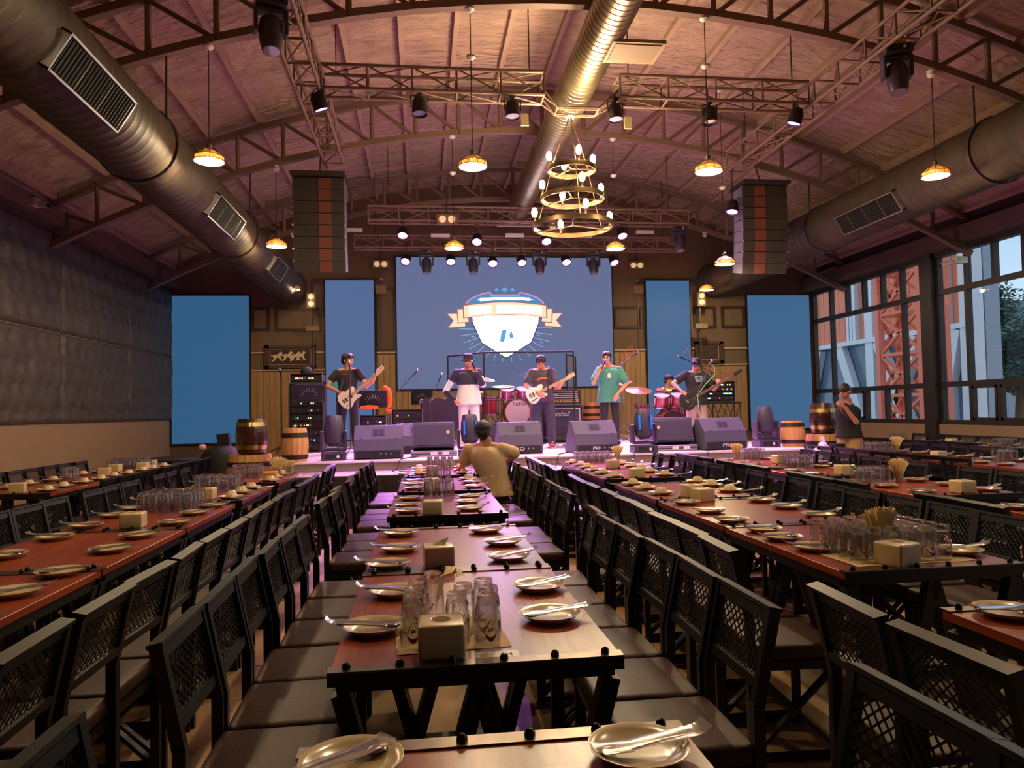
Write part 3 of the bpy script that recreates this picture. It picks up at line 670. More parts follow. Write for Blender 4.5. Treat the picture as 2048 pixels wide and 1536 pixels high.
# ------------------------------------------------------------------ beer glasses
def glass_proto():
    t=thing('beer_glass','glass','glass'); n=36
    def ring(r,z,rib): return [((r+(rib*math.cos(n/2*2*PI*i/n)))*math.cos(2*PI*i/n),(r+(rib*math.cos(n/2*2*PI*i/n)))*math.sin(2*PI*i/n),z) for i in range(n)]
    prof=[(.0385,.0,0),(.0385,.012,0),(.0375,.03,.0006),(.0345,.075,.0016),(.0315,.112,.0016),(.0300,.124,0)]
    b=MB(); vs=[]; 
    for p in prof: vs+=ring(*p)
    b.add(vs,[(k*n+i,k*n+(i+1)%n,(k+1)*n+(i+1)%n,(k+1)*n+i) for k in range(len(prof)-1) for i in range(n)])
    b.lathe([(.0300,.124),(.0275,.113),(.0295,.09),(.036,.012),(.0385,.0)],24)
    b.build('glass_wall',M_glass,t,smooth=70)
    b=MB(); b.lathe([(.0295,.1245),(.0305,.130),(.0300,.140),(.0285,.1445),(.020,.143),(.012,.1405),(0,.140)],24); b.lathe([(.0265,.115),(.018,.121),(0,.123)],20); b.build('glass_base',M_gbase,t,smooth=50)
    b=MB()
    def sp(u,z): r=.0392-.0515*max(0,z-.012)*1.0+.0005; a=-PI/2+u/r; return (r*math.cos(a),r*math.sin(a),z)
    m=10
    for z0,hh in ((.026,.012),):
        up=[sp(-.020+.04*i/m,.034-.012*math.sin(PI*i/m)+.006) for i in range(m+1)]; lo=[sp(-.017+.034*i/m,.030-.016*math.sin(PI*i/m)) for i in range(m+1)]
        b.add(up+lo,[(i,i+1,m+2+i,m+1+i) for i in range(m)])
    for s in (-1,1): b.add([sp(s*.020,.038),sp(s*.027,.046),sp(s*.019,.046)],[(0,1,2)])
    ol=[(-.012,.036),(-.015,.048),(-.008,.064),(0,.076),(.008,.064),(.015,.048),(.012,.036)]
    for (u0,z0),(u1,z1) in zip(ol[:-1],ol[1:]): b.add([sp(u0,z0),sp(u1,z1),sp(u1*.88,z1-.001),sp(u0*.88,z0-.001)],[(0,1,2,3)])
    for u,z in ((-.004,.047),(.004,.049)): b.add([sp(u-.003,z-.005),sp(u+.003,z-.005),sp(u+.003,z+.005),sp(u-.003,z+.005)],[(0,1,2,3)])
    b.build('emblem',M_red,t)
    return t
GL=glass_proto(); gl_first=True
def cluster(r,y0,pts):
    global gl_first
    rows=sorted(set(q[3] for q in pts)); g='beer glasses on the %s table from stage, %s'%(TORD[(r,y0)],ROWS[r][0])
    for x,y,i,j in pts:
        same=sorted(q[2] for q in pts if q[3]==j)
        lab='beer glass, %s row, %s from left, %s table from stage, %s'%('front' if j==rows[0] else ORD[rows.index(j)] if j!=rows[-1] else 'back',ORD[same.index(i)],TORD[(r,y0)],ROWS[r][0])
        if gl_first: GL.location=(x,y,.7525); GL['label']=lab; GL['group']=g; gl_first=False
        else: dup(GL,(x,y,.7525),rnd.uniform(-.9,.9),lab,g)
def grid(cx,cyy,nx,ny,s=.083,skip=()): return [(cx+(i-(nx-1)/2)*s+rnd.uniform(-.004,.004),cyy+(j-(ny-1)/2)*s+rnd.uniform(-.004,.004),i,j) for i in range(nx) for j in range(ny) if (i,j) not in skip]
def mat_under(label,cx,cyy,w,d,z=.7503,rz=0,name='paper_placemat'):
    b=MB(); n=8
    b.add([(-w/2+w*i/n,-d/2+d*j/n,.0014+.0012*math.sin(i*1.7+j)) for i in range(n+1) for j in range(n+1)],[(i*(n+1)+j,(i+1)*(n+1)+j,(i+1)*(n+1)+j+1,i*(n+1)+j+1) for i in range(n) for j in range(n)])
    tag(b.build(name,M_tray,None,(cx,cyy,z),smooth=60),label,'placemat').rotation_euler=(0,0,rz)
cluster('C',2.015,[(-.035,2.215,0,0),(-.030,2.315,0,1),(-.022,2.42,0,2),(.028,2.525,1,3),(.095,2.225,1,0),(.12,2.335,1,1),(.182,2.19,2,0),(.195,2.285,2,1),(.188,2.385,2,2)])
mat_under('crumpled paper mat under the nearest glasses on centre row',.075,2.31,.33,.34,rz=.06)
cluster('C',4.93,grid(.13,6.03,3,2)); cluster('C',6.43,grid(.16,7.45,3,2)); cluster('C',7.98,grid(.21,8.98,4,3))
cluster('R',2.83,grid(2.07,3.17,6,5,.079,((2,1),(2,2),(3,1),(3,2)))); mat_under('brown paper mat under glasses on the nearest full table right of centre',2.08,3.15,.56,.46,rz=.03)
cluster('R',8.21,grid(2.16,9.22,6,3)); 
cluster('L',4.80,grid(-1.86,5.78,5,4)); cluster('L',6.22,grid(-1.90,7.22,5,3)); cluster('L',7.75,grid(-1.95,8.6,4,3))
cluster('LL',8.64,grid(-4.02,9.05,2,2)); cluster('LL',9.86,grid(-3.95,10.55,6,4))
cluster('RR',4.98,grid(3.86,5.98,4,2)); cluster('RR',6.60,grid(4.05,7.62,4,3)); cluster('RR',7.95,grid(4.2,8.98,3,3))
cluster('RRR',8.97,grid(6.32,9.62,5,2)); cluster('RRR',6.5,grid(6.5,7.55,3,2)); cluster('RRRR',11.86,grid(8.4,12.2,4,2)); cluster('RRRR',9.4,grid(8.4,9.75,4,2))
# napkin cups
def napkin_cup(label,x,y,h=.19,seed=0,rz=0):
    q=random.Random(seed); t=thing('napkin_cup',label,'napkins',(x,y,.7502),rz)
    MB().lathe([(0,.004),(.032,.004),(.034,.0),(.036,.01),(.040,.105),(.0385,.105),(.0345,.012),(0,.010)],24).build('cup',M_glass,t,smooth=60)
    for k in range(3):                                   # three pleated fans, one behind the other
        n=15; m=5; y0=-.018+.018*k; sp=.50+.10*q.random(); off=q.uniform(-.12,.12); hh=h*(.94+.1*q.random()); pts=[]
        for i in range(n+1):
            a=off+sp*(2*i/n-1); zig=.007*(1 if i%2 else -1)
            for j in range(m+1):
                f=j/m; r=hh*(f+.12); w=.62+.38*f; top=(.010*math.sin(i*2.1+k) if j==m else 0)
                pts.append((math.sin(a)*r*w*.78,y0+zig*(.5+.8*f)+.012*f*(k-1),.008+math.cos(a*.8)*hh*f+top))
        b=MB(); b.add(pts,[(i*(m+1)+j,(i+1)*(m+1)+j,(i+1)*(m+1)+j+1,i*(m+1)+j+1) for i in range(n) for j in range(m)])
        b.build('napkin',M_napkin,t)
napkin_cup('fan of brown napkins in a cup among the glasses on the nearest full right table',2.07,3.16,.20,1,.4)
napkin_cup('fan of napkins beside glasses, second table group right of centre, second row',4.12,5.98,.19,2,.3)
napkin_cup('pink-lit napkin cup at the stage end of the row right of centre',2.50,9.30,.2,3)
napkin_cup('pink-lit napkin cup at the stage end of the second row right',3.98,8.98,.2,4)
napkin_cup('napkin cup beside glasses in the third row right of centre',6.60,9.60,.2,5)
napkin_cup('tall napkin cup before the cask on the row left of centre',-1.62,8.55,.21,6)
napkin_cup('small napkin cup at the stage end of row left of centre',-1.52,8.75,.16,7)
b=MB(); npt=9                                            # crumpled napkin draped over the nearest glasses
pts=[]
for i in range(npt):
    f=i/(npt-1); cx=.035+.085*f; cyy=2.335+.05*f; cz=.905+.045*math.sin(f*2.6)-.02*f
    if f<.3: cz-=(.3-f)*.25
    for j in (-1,0,1): pts.append((cx+.012*j*math.sin(i),cyy+.028*j,cz+.010*math.sin(i*1.9+j*2)))
b.add(pts,[(3*i+j,3*i+j+1,3*i+j+4,3*i+j+3) for i in range(npt-1) for j in range(2)])
tag(b.build('crumpled_napkin',M_napkin,None,smooth=70),'crumpled napkin draped between the nearest beer glasses','napkin')
# table number card
tc_=thing('table_card','small table number card lying behind the steel edge of nearest laid table','card',(.20,2.085,.7503))
MB().b2((-.062,-.03,0),(.062,.03,.0015)).build('card',M_white,tc_); text('number','44',.035,M_blackm,tc_,(.028,-.004,.0018),(0,0,0),.0002)
MB().add([(-.05,-.018,.0018),(-.01,-.018,.0018),(-.012,.01,.0018),(-.03,.02,.0018),(-.048,.01,.0018)],[(0,1,2,3,4)]).build('crest_print',M_tray,tc_)
# ------------------------------------------------------------------ pendant lamps
M_shade=thin('amber_shade',(.92,.66,.34),1.2,.15,1.45,.74,(.55,.38,.20)); M_bulb=emat('bulb_glow',(1.0,.80,.48),30.0); M_inner=mat('shade_lining',(250,236,200),.6)
PUR=(.76,.26,1.0)
def pendant_proto():
    t=thing('pendant_lamp','lamp','lamp')
    MB().lathe([(.025,.135),(.05,.13),(.10,.10),(.145,.06),(.16,.045),(.163,.0),(.155,.0),(.152,.042),(.138,.056),(.095,.095),(.045,.125)],28).build('shade',M_shade,t,smooth=40)
    b=MB()
    for k in range(10):
        a=2*PI*k/10; c,s=math.cos(a),math.sin(a); b.path([(.03*c,.03*s,.142),(.10*c,.10*s,.105),(.163*c,.163*s,.048),(.166*c,.166*s,.0)],.004,5)
    b.lathe([(.160,.046),(.169,.046),(.169,.052),(.160,.052),(.160,.046)],28); b.lathe([(.160,-.004),(.169,-.004),(.169,.004),(.160,.004),(.160,-.004)],28); b.build('wire_cage',M_rig,t)
    MB().lathe([(.018,.20),(.03,.19),(.03,.14),(.02,.12)],14,close=True).build('socket',M_rig,t,smooth=40)
    MB().ball((0,0,.062),(.034,.034,.045),12,8).build('bulb',M_bulb,t,smooth=60)
    return t
PD=pendant_proto(); pd_first=True
PEND=[(-2.30,8.4,4.27,'hanging beside the brown duct, nearest left'),(.63,8.4,4.27,'on the long chain left of the chandelier'),(3.48,8.4,4.27,'nearest right of the chandelier'),(6.45,8.4,4.27,'in front of the duct above the windows'),
 (-2.336,12.4,4.22,'between the left duct and the hanging loudspeakers'),(.585,12.4,4.21,'above the left of the wide screen'),(3.398,12.4,4.22,'above the right of the wide screen'),(5.08,11.7,3.82,'beside the right hanging loudspeakers'),(-2.765,16.5,4.19,'at the far end of the left duct'),(6.69,16.5,4.18,'at the far end of the window duct'),
 (-2.30,4.35,4.27,'added out of view over the row left of centre'),(.63,4.35,4.27,'added out of view over the centre row'),(3.48,4.35,4.27,'added out of view over the second row right'),(6.45,4.35,4.27,'added out of view near the windows')]  # last four: unseen row added for warm light on the near tables
for x,y,z,w in PEND:
    lab='amber caged pendant lamp '+w
    if pd_first: o=PD; PD.location=(x,y,z); PD['label']=lab; PD['group']='amber pendant lamps'; pd_first=False
    else: o=dup(PD,(x,y,z),rnd.uniform(0,1),lab,'amber pendant lamps')
    top=chord(x)-.05 if abs(y-11.7)>.1 else roof(x)-.02
    MB().tube((0,0,.2),(0,0,top-z),.006,n=6).build('cord',M_rig,o); MB().lathe([(.055,top-z),(.055,top-z-.02),(.02,top-z-.05)],16,close=True).build('canopy',M_white,o,smooth=40)
    lamp('pendant_light','POINT',(x,y,z+.0),P_PEND if y>5 else P_PEND*P_NEAR,WARM,.05)
# ------------------------------------------------------------------ chandelier
M_iron=mat('chandelier_iron',(96,76,50),.4,.7); CX,CYY=2.05,9.6
cd=thing('ring_chandelier','three-tier iron ring chandelier with glowing filament bulbs','chandelier',(CX,CYY,3.85))
for R,z,ph in ((.53,.02,.35),(.415,.40,.15),(.31,.79,.0)):
    MB().lathe([(R,0),(R+.008,0),(R+.008,.05),(R,.05),(R,0)],48,(0,0,z)).build('ring_band',M_iron,cd,smooth=40)
    for zz in (z-.006,z+.05): MB().lathe([(R-.006,0),(R+.014,0),(R+.014,.008),(R-.006,.008),(R-.006,0)],48,(0,0,zz)).build('ring_rim',M_iron,cd,smooth=40)
    for k in range(3): a=ph+2*PI*k/3; MB().bar((0,0,z+.03),(R*math.cos(a),R*math.sin(a),z+.03),.016,.012).build('spoke',M_iron,cd)
    for k in range(4):
        a=ph*0+PI/2*k+.12; x,y=R*math.cos(a),R*math.sin(a)
        h=MB().lathe([(.012,.0),(.02,.01),(.012,.03),(.016,.07),(.016,.085)],10,(x,y,z+.045),close=True).build('bulb_holder',M_iron,cd,smooth=40)
        MB().ball((x,y,z+.185),(.040,.040,.068),12,8).build('bulb',M_bulb,h,smooth=60)
        lamp('chandelier_light','POINT',(CX+x,CYY+y,3.85+z+.185),P_CHAN,WARM,.05)
for k in range(3):
    a=.5+2*PI*k/3
    for (R0,z0),(R1,z1) in (((.53,.07),(.415,.40)),((.415,.45),(.31,.79)),((.31,.84),(.02,1.52))):
        MB().tube((R0*math.cos(a),R0*math.sin(a),z0),(R1*math.cos(a),R1*math.sin(a),z1),.007,n=6).build('chain',M_iron,cd)
MB().lathe([(.06,1.52),(.06,1.545),(.02,1.56)],16,close=True).build('canopy',M_white,cd,smooth=40)
# ------------------------------------------------------------------ lighting trusses
def box_truss(name,label,a,c,w=.30,h=.30,step=.6,m=M_truss):
    a=Vector(a); c=Vector(c); t=thing(name,label,'truss',a); d=(c-a); L=d.length; d=d/L; s=d.cross(Vector((0,0,1))).normalized()*(w/2); u=Vector((0,0,h/2))
    Q=(s+u,s-u,-s-u,-s+u)
    for q in Q: MB().tube(q,d*L+q,.024,n=8).build('chord',m,t,smooth=40)
    n=max(1,round(L/step))
    for i in range(n+1):
        p=d*(L*i/n)
        for j in range(4):
            MB().tube(p+Q[j],p+Q[(j+1)%4],.013,n=6).build('lacing_bar',m,t)
            if i<n: MB().tube(p+Q[j],p+d*(L/n)+Q[(j+1)%4],.011,n=6).build('lacing_bar',m,t)
    for f in (.06,.94):
        p=d*(L*f); x=(a+p).x; MB().tube(p+Vector((0,0,h/2)),p+Vector((0,0,roof(x)-a.z-.05)),.008,n=6).build('hanger_rod',M_rig,t)
    return t
box_truss('lighting_truss','left arm of the hall lighting truss, running toward the stage',(-1.36,5.2,5.68),(-1.36,12.1,5.68))
box_truss('lighting_truss','right arm of the hall lighting truss, running toward the stage',(5.50,5.2,5.68),(5.50,12.1,5.68))
box_truss('lighting_truss','left half of the cross lighting truss before the chandelier',(-1.2,9.5,5.72),(1.66,9.5,5.72))
box_truss('lighting_truss','right half of the cross lighting truss before the chandelier',(2.68,9.5,5.72),(5.34,9.5,5.72))
box_truss('lighting_truss','front lighting truss above the stage',(-1.0,14.8,5.42),(5.6,14.8,5.42),.28,.28)
box_truss('lighting_truss','rear lighting truss above the wide screen',(-1.4,16.2,5.18),(6.0,16.2,5.18),.26,.26)
br=thing('truss_bridge','bent tube bridge under the ridge duct holding the chandelier','bracket',(CX,9.55,5.42))
for dy in (-.12,.12):
    MB().path([(-.42,dy,.30),(-.20,dy,.02),(.36,dy,.02),(.66,dy,.30)],.02,8).build('bridge_tube',M_truss,br); MB().path([(-.40,dy,.17),(-.17,dy,-.0),(.33,dy,.0),(.62,dy,.17)],.012,6).build('bridge_tube',M_truss,br)
for x in (-.2,.08,.36): MB().tube((x,-.12,.02),(x,.12,.02),.012,n=6).build('bridge_rung',M_truss,br)
# ------------------------------------------------------------------ PAR cans and moving heads
M_lens=emat('par_lens_purple',(.80,.35,1.0),7.0); M_lensoff=mat('par_lens_off',(120,110,150),.1,.2); M_can=mat('par_can',(40,34,38),.4,.4)
def par(label,x,y,z,tilt,spin,lit,hang=.25,k=1.0):
    t=thing('par_light',label,'stage light',(x,y,z),spin,'par lights')
    R=Matrix.Rotation(tilt,3,'X')
    def tr(b): b.v=[tuple(R@Vector(v)) for v in b.v]; return b
    body=tr(MB().lathe([(.03,.13),(.07,.125),(.095,.07),(.10,-.06),(.105,-.09),(.095,-.09),(.09,-.06)],22)).build('can',M_can,t,smooth=40)
    tr(MB().lathe([(0,-.066),(.09,-.066)],22)).build('lens',M_lens if lit else M_lensoff,t)
    for s in (-1,1): MB().bar((s*.112,0,.0),(s*.112,0,.15),.008,.03,up=(0,1,0)).build('yoke_arm',M_can,t)
    b=MB(); b.bar((-.116,0,.15),(.116,0,.15),.03,.008); b.tube((0,0,.15),(0,0,hang),.014,n=8); b.box((0,0,hang),(.06,.05,.06)); b.build('clamp',M_rig,t)
    if lit:
        q=Matrix.Rotation(spin,3,'Z')@(R@Vector((0,0,-1))); lamp('par_beam','SPOT',(x+q.x*.12,y+q.y*.12,z+q.z*.12),P_PAR*k,PUR,.06,(x+q.x*2,y+q.y*2,z+q.z*2),60,.8)
def aimtilt(p,a):
    d=Vector(a)-Vector(p); h=math.hypot(d.x,d.y); return math.atan2(h,-d.z), math.atan2(d.x,-d.y)+PI
def par_at(label,p,a,lit=True,k=1.0,hang=.25):
    d=(Vector(a)-Vector(p)).normalized(); tilt=math.acos(-d.z); spin=math.atan2(-d.x,d.y)   # R_x(tilt)*(0,0,-1)=(0,sin t,-cos t)
    par(label,p[0],p[1],p[2],tilt,spin,lit,hang,k)
row1=((-.32,5.02,-.6,12.0),(1.16,4.90,.6,11.6),(2.57,4.92,2.6,11.6),(4.16,5.05,4.4,11.8))
for i,(x,z,ax,ay) in enumerate(row1): par_at('purple par light on the front stage truss, %s from the left'%ORD[i],(x,14.66,z),(ax,ay,.8),True,1.0,.28)
row2=((-.29,4.78,-1.2,12.6),(.68,4.78,.8,13.0),(1.61,4.74,1.4,12.2),(2.25,4.76,2.4,12.6),(3.26,4.78,3.4,12.8),(4.35,4.78,5.1,13.2))
for i,(x,z,ax,ay) in enumerate(row2): par_at('purple par light on the rear stage truss, %s from the left'%ORD[i],(x,16.07,z),(ax,ay,.9),True,.8,.3)
par_at('purple par light at the left corner of the hall truss',(-1.22,9.35,5.36),(.3,10.1,.8),True,.8,.2); par_at('purple par light at the right corner of the hall truss',(5.13,9.35,5.36),(3.9,10.1,.8),True,.8,.2)
for i,(x,w) in enumerate(((.03,'left of the chandelier, farther out'),(1.24,'just left of the chandelier mount'),(2.62,'just right of the chandelier mount'),(3.93,'right of the chandelier, farther out'))): par_at('unlit par can on the cross truss '+w,(x,9.4,5.36),(x+.1,8.9,.75),False,0,.2)
for x in (1.24,2.62): tag(MB().b2((x+.10,9.33,5.14),(x+.20,9.345,5.30)).build('paper_tag',M_napkin),'paper tag hanging on the unlit can just %s of chandelier'%('left' if x<2 else 'right'),'tag')
par_at('purple par light beside the right hanging loudspeakers',(5.38,12.0,4.86),(4.4,11.0,.8),True,.5,.68)
M_mh=mat('moving_head_shell',(66,60,74),.4,.2)
def moving_head(label,loc,rz=0,hang=False,tilt=.5,s=1.0,blue=False):
    t=thing('moving_head_light',label,'stage light',loc,rz,'moving head lights'); sg=-1 if hang else 1
    def Z(b):
        b.v=[(x*s,y*s,z*s*sg) for x,y,z in b.v]; return b
    Z(MB().b2((-.15,-.13,0),(.15,.13,.10))).build('base',M_mh,t,bevel=.012,seg=2); Z(MB().b2((-.10,-.134,.025),(.10,-.130,.075))).build('display',M_blackm,t)
    o=Z(MB().lathe([(0,0),(.018,0),(.018,.006),(0,.006)],12,(.05,-.136,.05),axis='Y')).build('knob',M_white,t)
    b=MB(); b.b2((-.15,-.07,.11),(.15,.07,.15))
    for q in (-1,1): b.b2((q*.15-.022*q,-.075,.12),(q*.15+.012*q,.075,.36))
    Z(b).build('yoke',M_mh,t,bevel=.014,seg=2)
    R=Matrix.Rotation(tilt,3,'X'); h=MB(); h.lathe([(.06,-.17),(.105,-.13),(.118,-.02),(.112,.10),(.095,.19),(.088,.205)],20,close=True); h.v=[tuple(R@Vector(v)+Vector((0,0,.34))) for v in h.v]; hd=Z(h).build('head',M_mh,t,smooth=40)
    h=MB(); h.lathe([(0,.207),(.08,.207)],20); h.v=[tuple(R@Vector(v)+Vector((0,0,.34))) for v in h.v]; Z(h).build('lens',mat('head_lens',(150,150,165),.05,.3),hd)
    if blue:
        for q in (-1,1):
            h=MB().b2((q*.075-.01,-.118,-.06),(q*.075+.01,-.09,.12)); h.v=[tuple(R@Vector(v)+Vector((0,0,.34))) for v in h.v]; Z(h).build('trim_stripe',mat('stripe_blue',(40,110,215),.3,emit=(30,100,215),estr=.35),hd)
    if hang: MB().box((0,0,.04),(.2,.06,.08)).build('clamp',mat('clamp_gold',(190,140,60),.35,.6),t)
for i,(x,w) in enumerate(((.153,'first from left'),(1.18,'second from left'),(2.67,'third from left'),(3.90,'fourth from left'))): moving_head('moving head hanging before the wide screen top, '+w,(x,16.15,5.0),0,True,.25,.95)
moving_head('moving head hanging beside the right loudspeakers over the stage',(5.42,14.75,5.22),0,True,.3,.95)
moving_head('dark moving head hanging from the left arm of hall truss',(-1.42,7.35,5.55),.3,True,.2,1.0); moving_head('dark moving head hanging from the right arm of hall truss',(5.52,7.75,5.55),-.3,True,.2,1.0)
moving_head('floor moving head beside the guitarist in black',(-1.24,10.62,SZ),.1,False,-.1,1.15); moving_head('blue-striped floor moving head beside the seated man',(.67,10.42,SZ),0,False,-.15,1.1,True)
moving_head('blue-striped floor moving head before the red drum kit',(3.2,10.42,SZ),0,False,-.15,1.15,True); moving_head('floor moving head beside the small pale barrel on right',(5.36,11.0,SZ),0,False,-.1,1.15)
# ------------------------------------------------------------------ hanging loudspeaker arrays
M_horn=mat('horn_rust',(104,52,38),.6,bump=.2,scale=60); M_cab=mat('cabinet_grey',(46,39,34),.6,bump=.2,scale=150); M_side_lit=mat('cabinet_side_purple_lit',(110,104,128),.5)  # array side plates carry purple stage light in their colour
def line_array(label,x,y,ztop,sgn):
    t=thing('line_array',label,'loudspeaker',(x,y,ztop)); n=8; h=.192; z=0; yy=0; tilt=0
    for k in range(n):
        tilt=math.radians(.26*k*k); R=Matrix.Rotation(tilt,3,'X'); c=Vector((0,yy,z))+R@Vector((0,.0,-h/2))
        b=MB(); b.box(c+R@Vector((0,.22,0)),(.80,.44,h-.008),R); cb=b.build('cabinet',M_cab,t)
        MB().box(c+R@Vector((sgn*.10,-.004,0)),(.20,.012,h-.02),R).build('horn_mouth',M_horn,cb)
        for q in (-.405,.405): MB().box(c+R@Vector((q,.2,0)),(.012,.34,h-.02),R).build('side_plate',M_side_lit,cb); MB().box(c+R@Vector((q*1.01,.03,h/2)),(.03,.05,.03),R).build('rigging_pin',M_alu,cb)
        e=Vector((0,yy,z))+R@Vector((0,0,-h)); yy,z=e.y,e.z
    MB().box((0,.2,.05),(.86,.6,.06)).build('bumper_frame',M_cab,t); b=MB(); b.tube((0,.15,.08),(0,.38,chord(x)-ztop),.014,n=6); b.build('hoist_chain',M_rig,t)
line_array('hanging loudspeaker array left of the wide screen',-1.60,12.0,5.26,1); line_array('hanging loudspeaker array right of the wide screen',5.98,12.0,5.26,-1)
# ------------------------------------------------------------------ twin lamps, battens, pipe stands at the back wall
M_dim=mat('lamp_face',(235,205,160),.4,emit=(235,200,150),estr=.55); M_tan=mat('lamp_box',(120,96,66),.6)
def twin(label,x,y,z,vert=False):
    t=thing('twin_spot',label,'lamp',(x,y,z)); d=(0,0,.14) if vert else (.15,0,0)
    MB().box((0,.05,0),(.2 if vert else .40,.08,.36 if vert else .2)).build('case',M_tan,t)
    for s in (-.5,.5):
        p=(d[0]*s*1.2,0,d[2]*s*1.2); MB().lathe([(.0,-.04),(.055,-.038),(.07,-.02),(.07,.02)],18,p,axis='Y').build('lamp_head',M_dim,t,smooth=40)
    MB().tube((0,.06,.1),(0,.06,.5),.012,n=6).build('stem',M_rig,t)
twin('twin emergency lamps above the slim left screen',-.94,17.97,5.06); twin('twin emergency lamps left of the front stage truss centre',.55,14.4,5.24); twin('twin emergency lamps above the slim right screen',5.47,17.97,5.06); twin('twin emergency lamps behind the chandelier bottom ring',2.98,15.6,5.42)
twin('stacked twin lamps on the left pipe stand',-2.52,17.45,4.10,True); twin('stacked twin lamps on the right pipe stand',6.95,17.45,4.12,True)
for i,(x,y,z) in enumerate(((-1.38,15.6,5.30),(.45,15.6,5.20),(2.05,15.6,5.22),(3.55,15.6,5.22),(4.95,15.6,5.32))): tag(MB().b2((x-.2,y-.04,z-.035),(x+.2,y+.04,z+.035)).build('tube_batten',M_white),'pale tube batten under the stage roof, %s from the left'%ORD[i],'lamp','tube battens')
for s,x0,x1,w in ((1,-2.5,-.92,'left'),(-1,6.95,5.35,'right')):
    t=thing('pipe_stand','thin pipe frame around the slim %s screen'%w,'stand',(x0,17.6,SZ if s>0 else SZ)); H=4.62-SZ
    if s<0: t.location=(x0,17.6,0); H=4.62
    else: t.location=(x0,17.6,0); H=4.62
    MB().tube((0,0,0),(0,0,H),.022,n=8).build('upright',M_rig,t); MB().tube((0,0,H),(x1-x0,0,H),.022,n=8).build('crossbar',M_rig,t); MB().tube((x1-x0,0,H),(x1-x0,0,2.9),.018,n=8).build('drop_pipe',M_rig,t); MB().ball((x1-x0,-.03,H),.05,10,6).build('coupler',M_alu,t)
    MB().box((0,-.05,3.45),(.30,.1,.12)).build('junction_box',M_tan,t); MB().box((x1-x0,-.06,4.36),(.24,.1,.2)).build('junction_box',M_tan,t)
# framed horse relief
for x,w,lab in ((-3.09,1.18,'framed relief of white galloping horses on the back wall'),(7.32,.75,'small dark framed picture on the back wall near right')):
    t=thing('framed_picture',lab,'picture',(x,YB-.06,2.83)); h=.56; M_pf=mat('picture_frame',(70,46,30),.45); 
    for a,c in (((-w/2,-h/2),(w/2,-h/2+.07)),((-w/2,h/2-.07),(w/2,h/2)),((-w/2,-h/2),(-w/2+.09,h/2)),((w/2-.09,-h/2),(w/2,h/2))): MB().b2((a[0],-.05,a[1]),(c[0],.02,c[1])).build('frame_side',M_pf,t)
    MB().b2((-w/2+.08,-.01,-h/2+.06),(w/2-.08,.0,h/2-.06)).build('backing',mat('picture_ground',(58,40,30),.7,var=.3,scale=12),t)
    for a,c in (((-w/2+.11,-h/2+.09),(w/2-.11,-h/2+.10)),((-w/2+.11,h/2-.10),(w/2-.11,h/2-.09)),((-w/2+.11,-h/2+.09),(-w/2+.12,h/2-.09)),((w/2-.12,-h/2+.09),(w/2-.11,h/2-.09))): MB().b2((a[0],-.016,a[1]),(c[0],-.01,c[1])).build('inner_line',M_rail,t)
    if w>1:
        M_hs=mat('horse_relief',(206,184,150),.6)
        for k,hx in enumerate((-.30,-.06,.12,.24)):
            pts=[(-.11,.03),(-.06,.06),(0,.05),(.04,.09),(.07,.13),(.10,.11),(.13,.07),(.09,.06),(.07,.01),(.10,-.06),(.14,-.08),(.13,-.10),(.06,-.08),(.03,-.02),(-.03,-.02),(-.06,-.08),(-.12,-.11),(-.14,-.10),(-.09,-.05),(-.10,.0),(-.15,.02),(-.16,.06)]
            MB().prism([(hx+px*.95,pz*1.0+.01*(k%2)) for px,pz in pts],-.03-.004*k,-.01,lambda u,v,w2:(u,w2,v)).build('horse',M_hs,t)
# security camera at the window
t=thing('security_camera','white security camera on the window frame beside the column','camera',(XR-.02,12.61,4.1)); MB().box((-.03,0,0),(.22,.14,.12)).build('mount',M_white,t); MB().tube((-.14,.02,-.03),(-.34,.10,-.08),.045,n=12).build('camera_body',M_white,t); MB().tube((-.34,.10,-.08),(-.36,.108,-.085),.04,n=12).build('camera_lens',M_blackm,t)
t=thing('security_camera','white security camera high on the quilted wall ledge','camera',(XL+.28,11.4,4.62)); MB().box((0,0,0),(.1,.14,.12)).build('mount',M_white,t); MB().tube((.04,0,-.02),(.24,-.10,-.07),.045,n=12).build('camera_body',M_white,t); MB().tube((.24,-.10,-.07),(.26,-.11,-.075),.04,n=12).build('camera_lens',M_blackm,t)
# ------------------------------------------------------------------ stage monitors
def wedge(label,x,y,w=.66,rz=0,txt=None,m=None,s=1.0):
    m=m or M_plastic; t=thing('stage_monitor',label,'loudspeaker',(x,y,SZ),rz,'wedge monitors')
    prof=[(.05,0),(.0,.03),(-.01,.13),(.03,.285),(.20,.475),(.30,.475),(.56,.06),(.53,0)]
    MB().prism([(a*s,c*s) for a,c in prof],-w/2,w/2,lambda u,v,q:(q,u,v)).build('cabinet',m,t,bevel=.008,seg=2)
    n=Vector((0,-.19,.17)).normalized(); R=Matrix(((1,0,0),(0,.17/.255,n.y),(0,.19/.255,n.z)))
    pc=MB().box(Vector((0,.115*s,.38*s))+n*.003,(.17,.115,.006),R).build('handle_plate',M_grille,t)
    for q in (-.035,.035): MB().box(Vector((q,.115*s,.38*s))+n*.006,(.052,.08,.006),R).build('handle_hole',M_blackm,pc)
    MB().box((0,-.006*s,.075*s),(w*.9,.012,.09)).build('rear_panel',M_blackm,t)
    for q in (-.24,.24): MB().box((q,.036*s,.285*s),(.04,.012,.012)).build('corner_foot',M_blackm,t)
    for k in range(3): MB().tube((.04+.07*k,-.02,.08*s),(.04+.07*k,-.005,.08*s),.014,n=10).build('socket',M_alu,t)
    if txt: text('marking',txt,.075,M_white,t,(-.02,-.0145,.075*s),(PI/2,0,0),.0005,shear=.2)
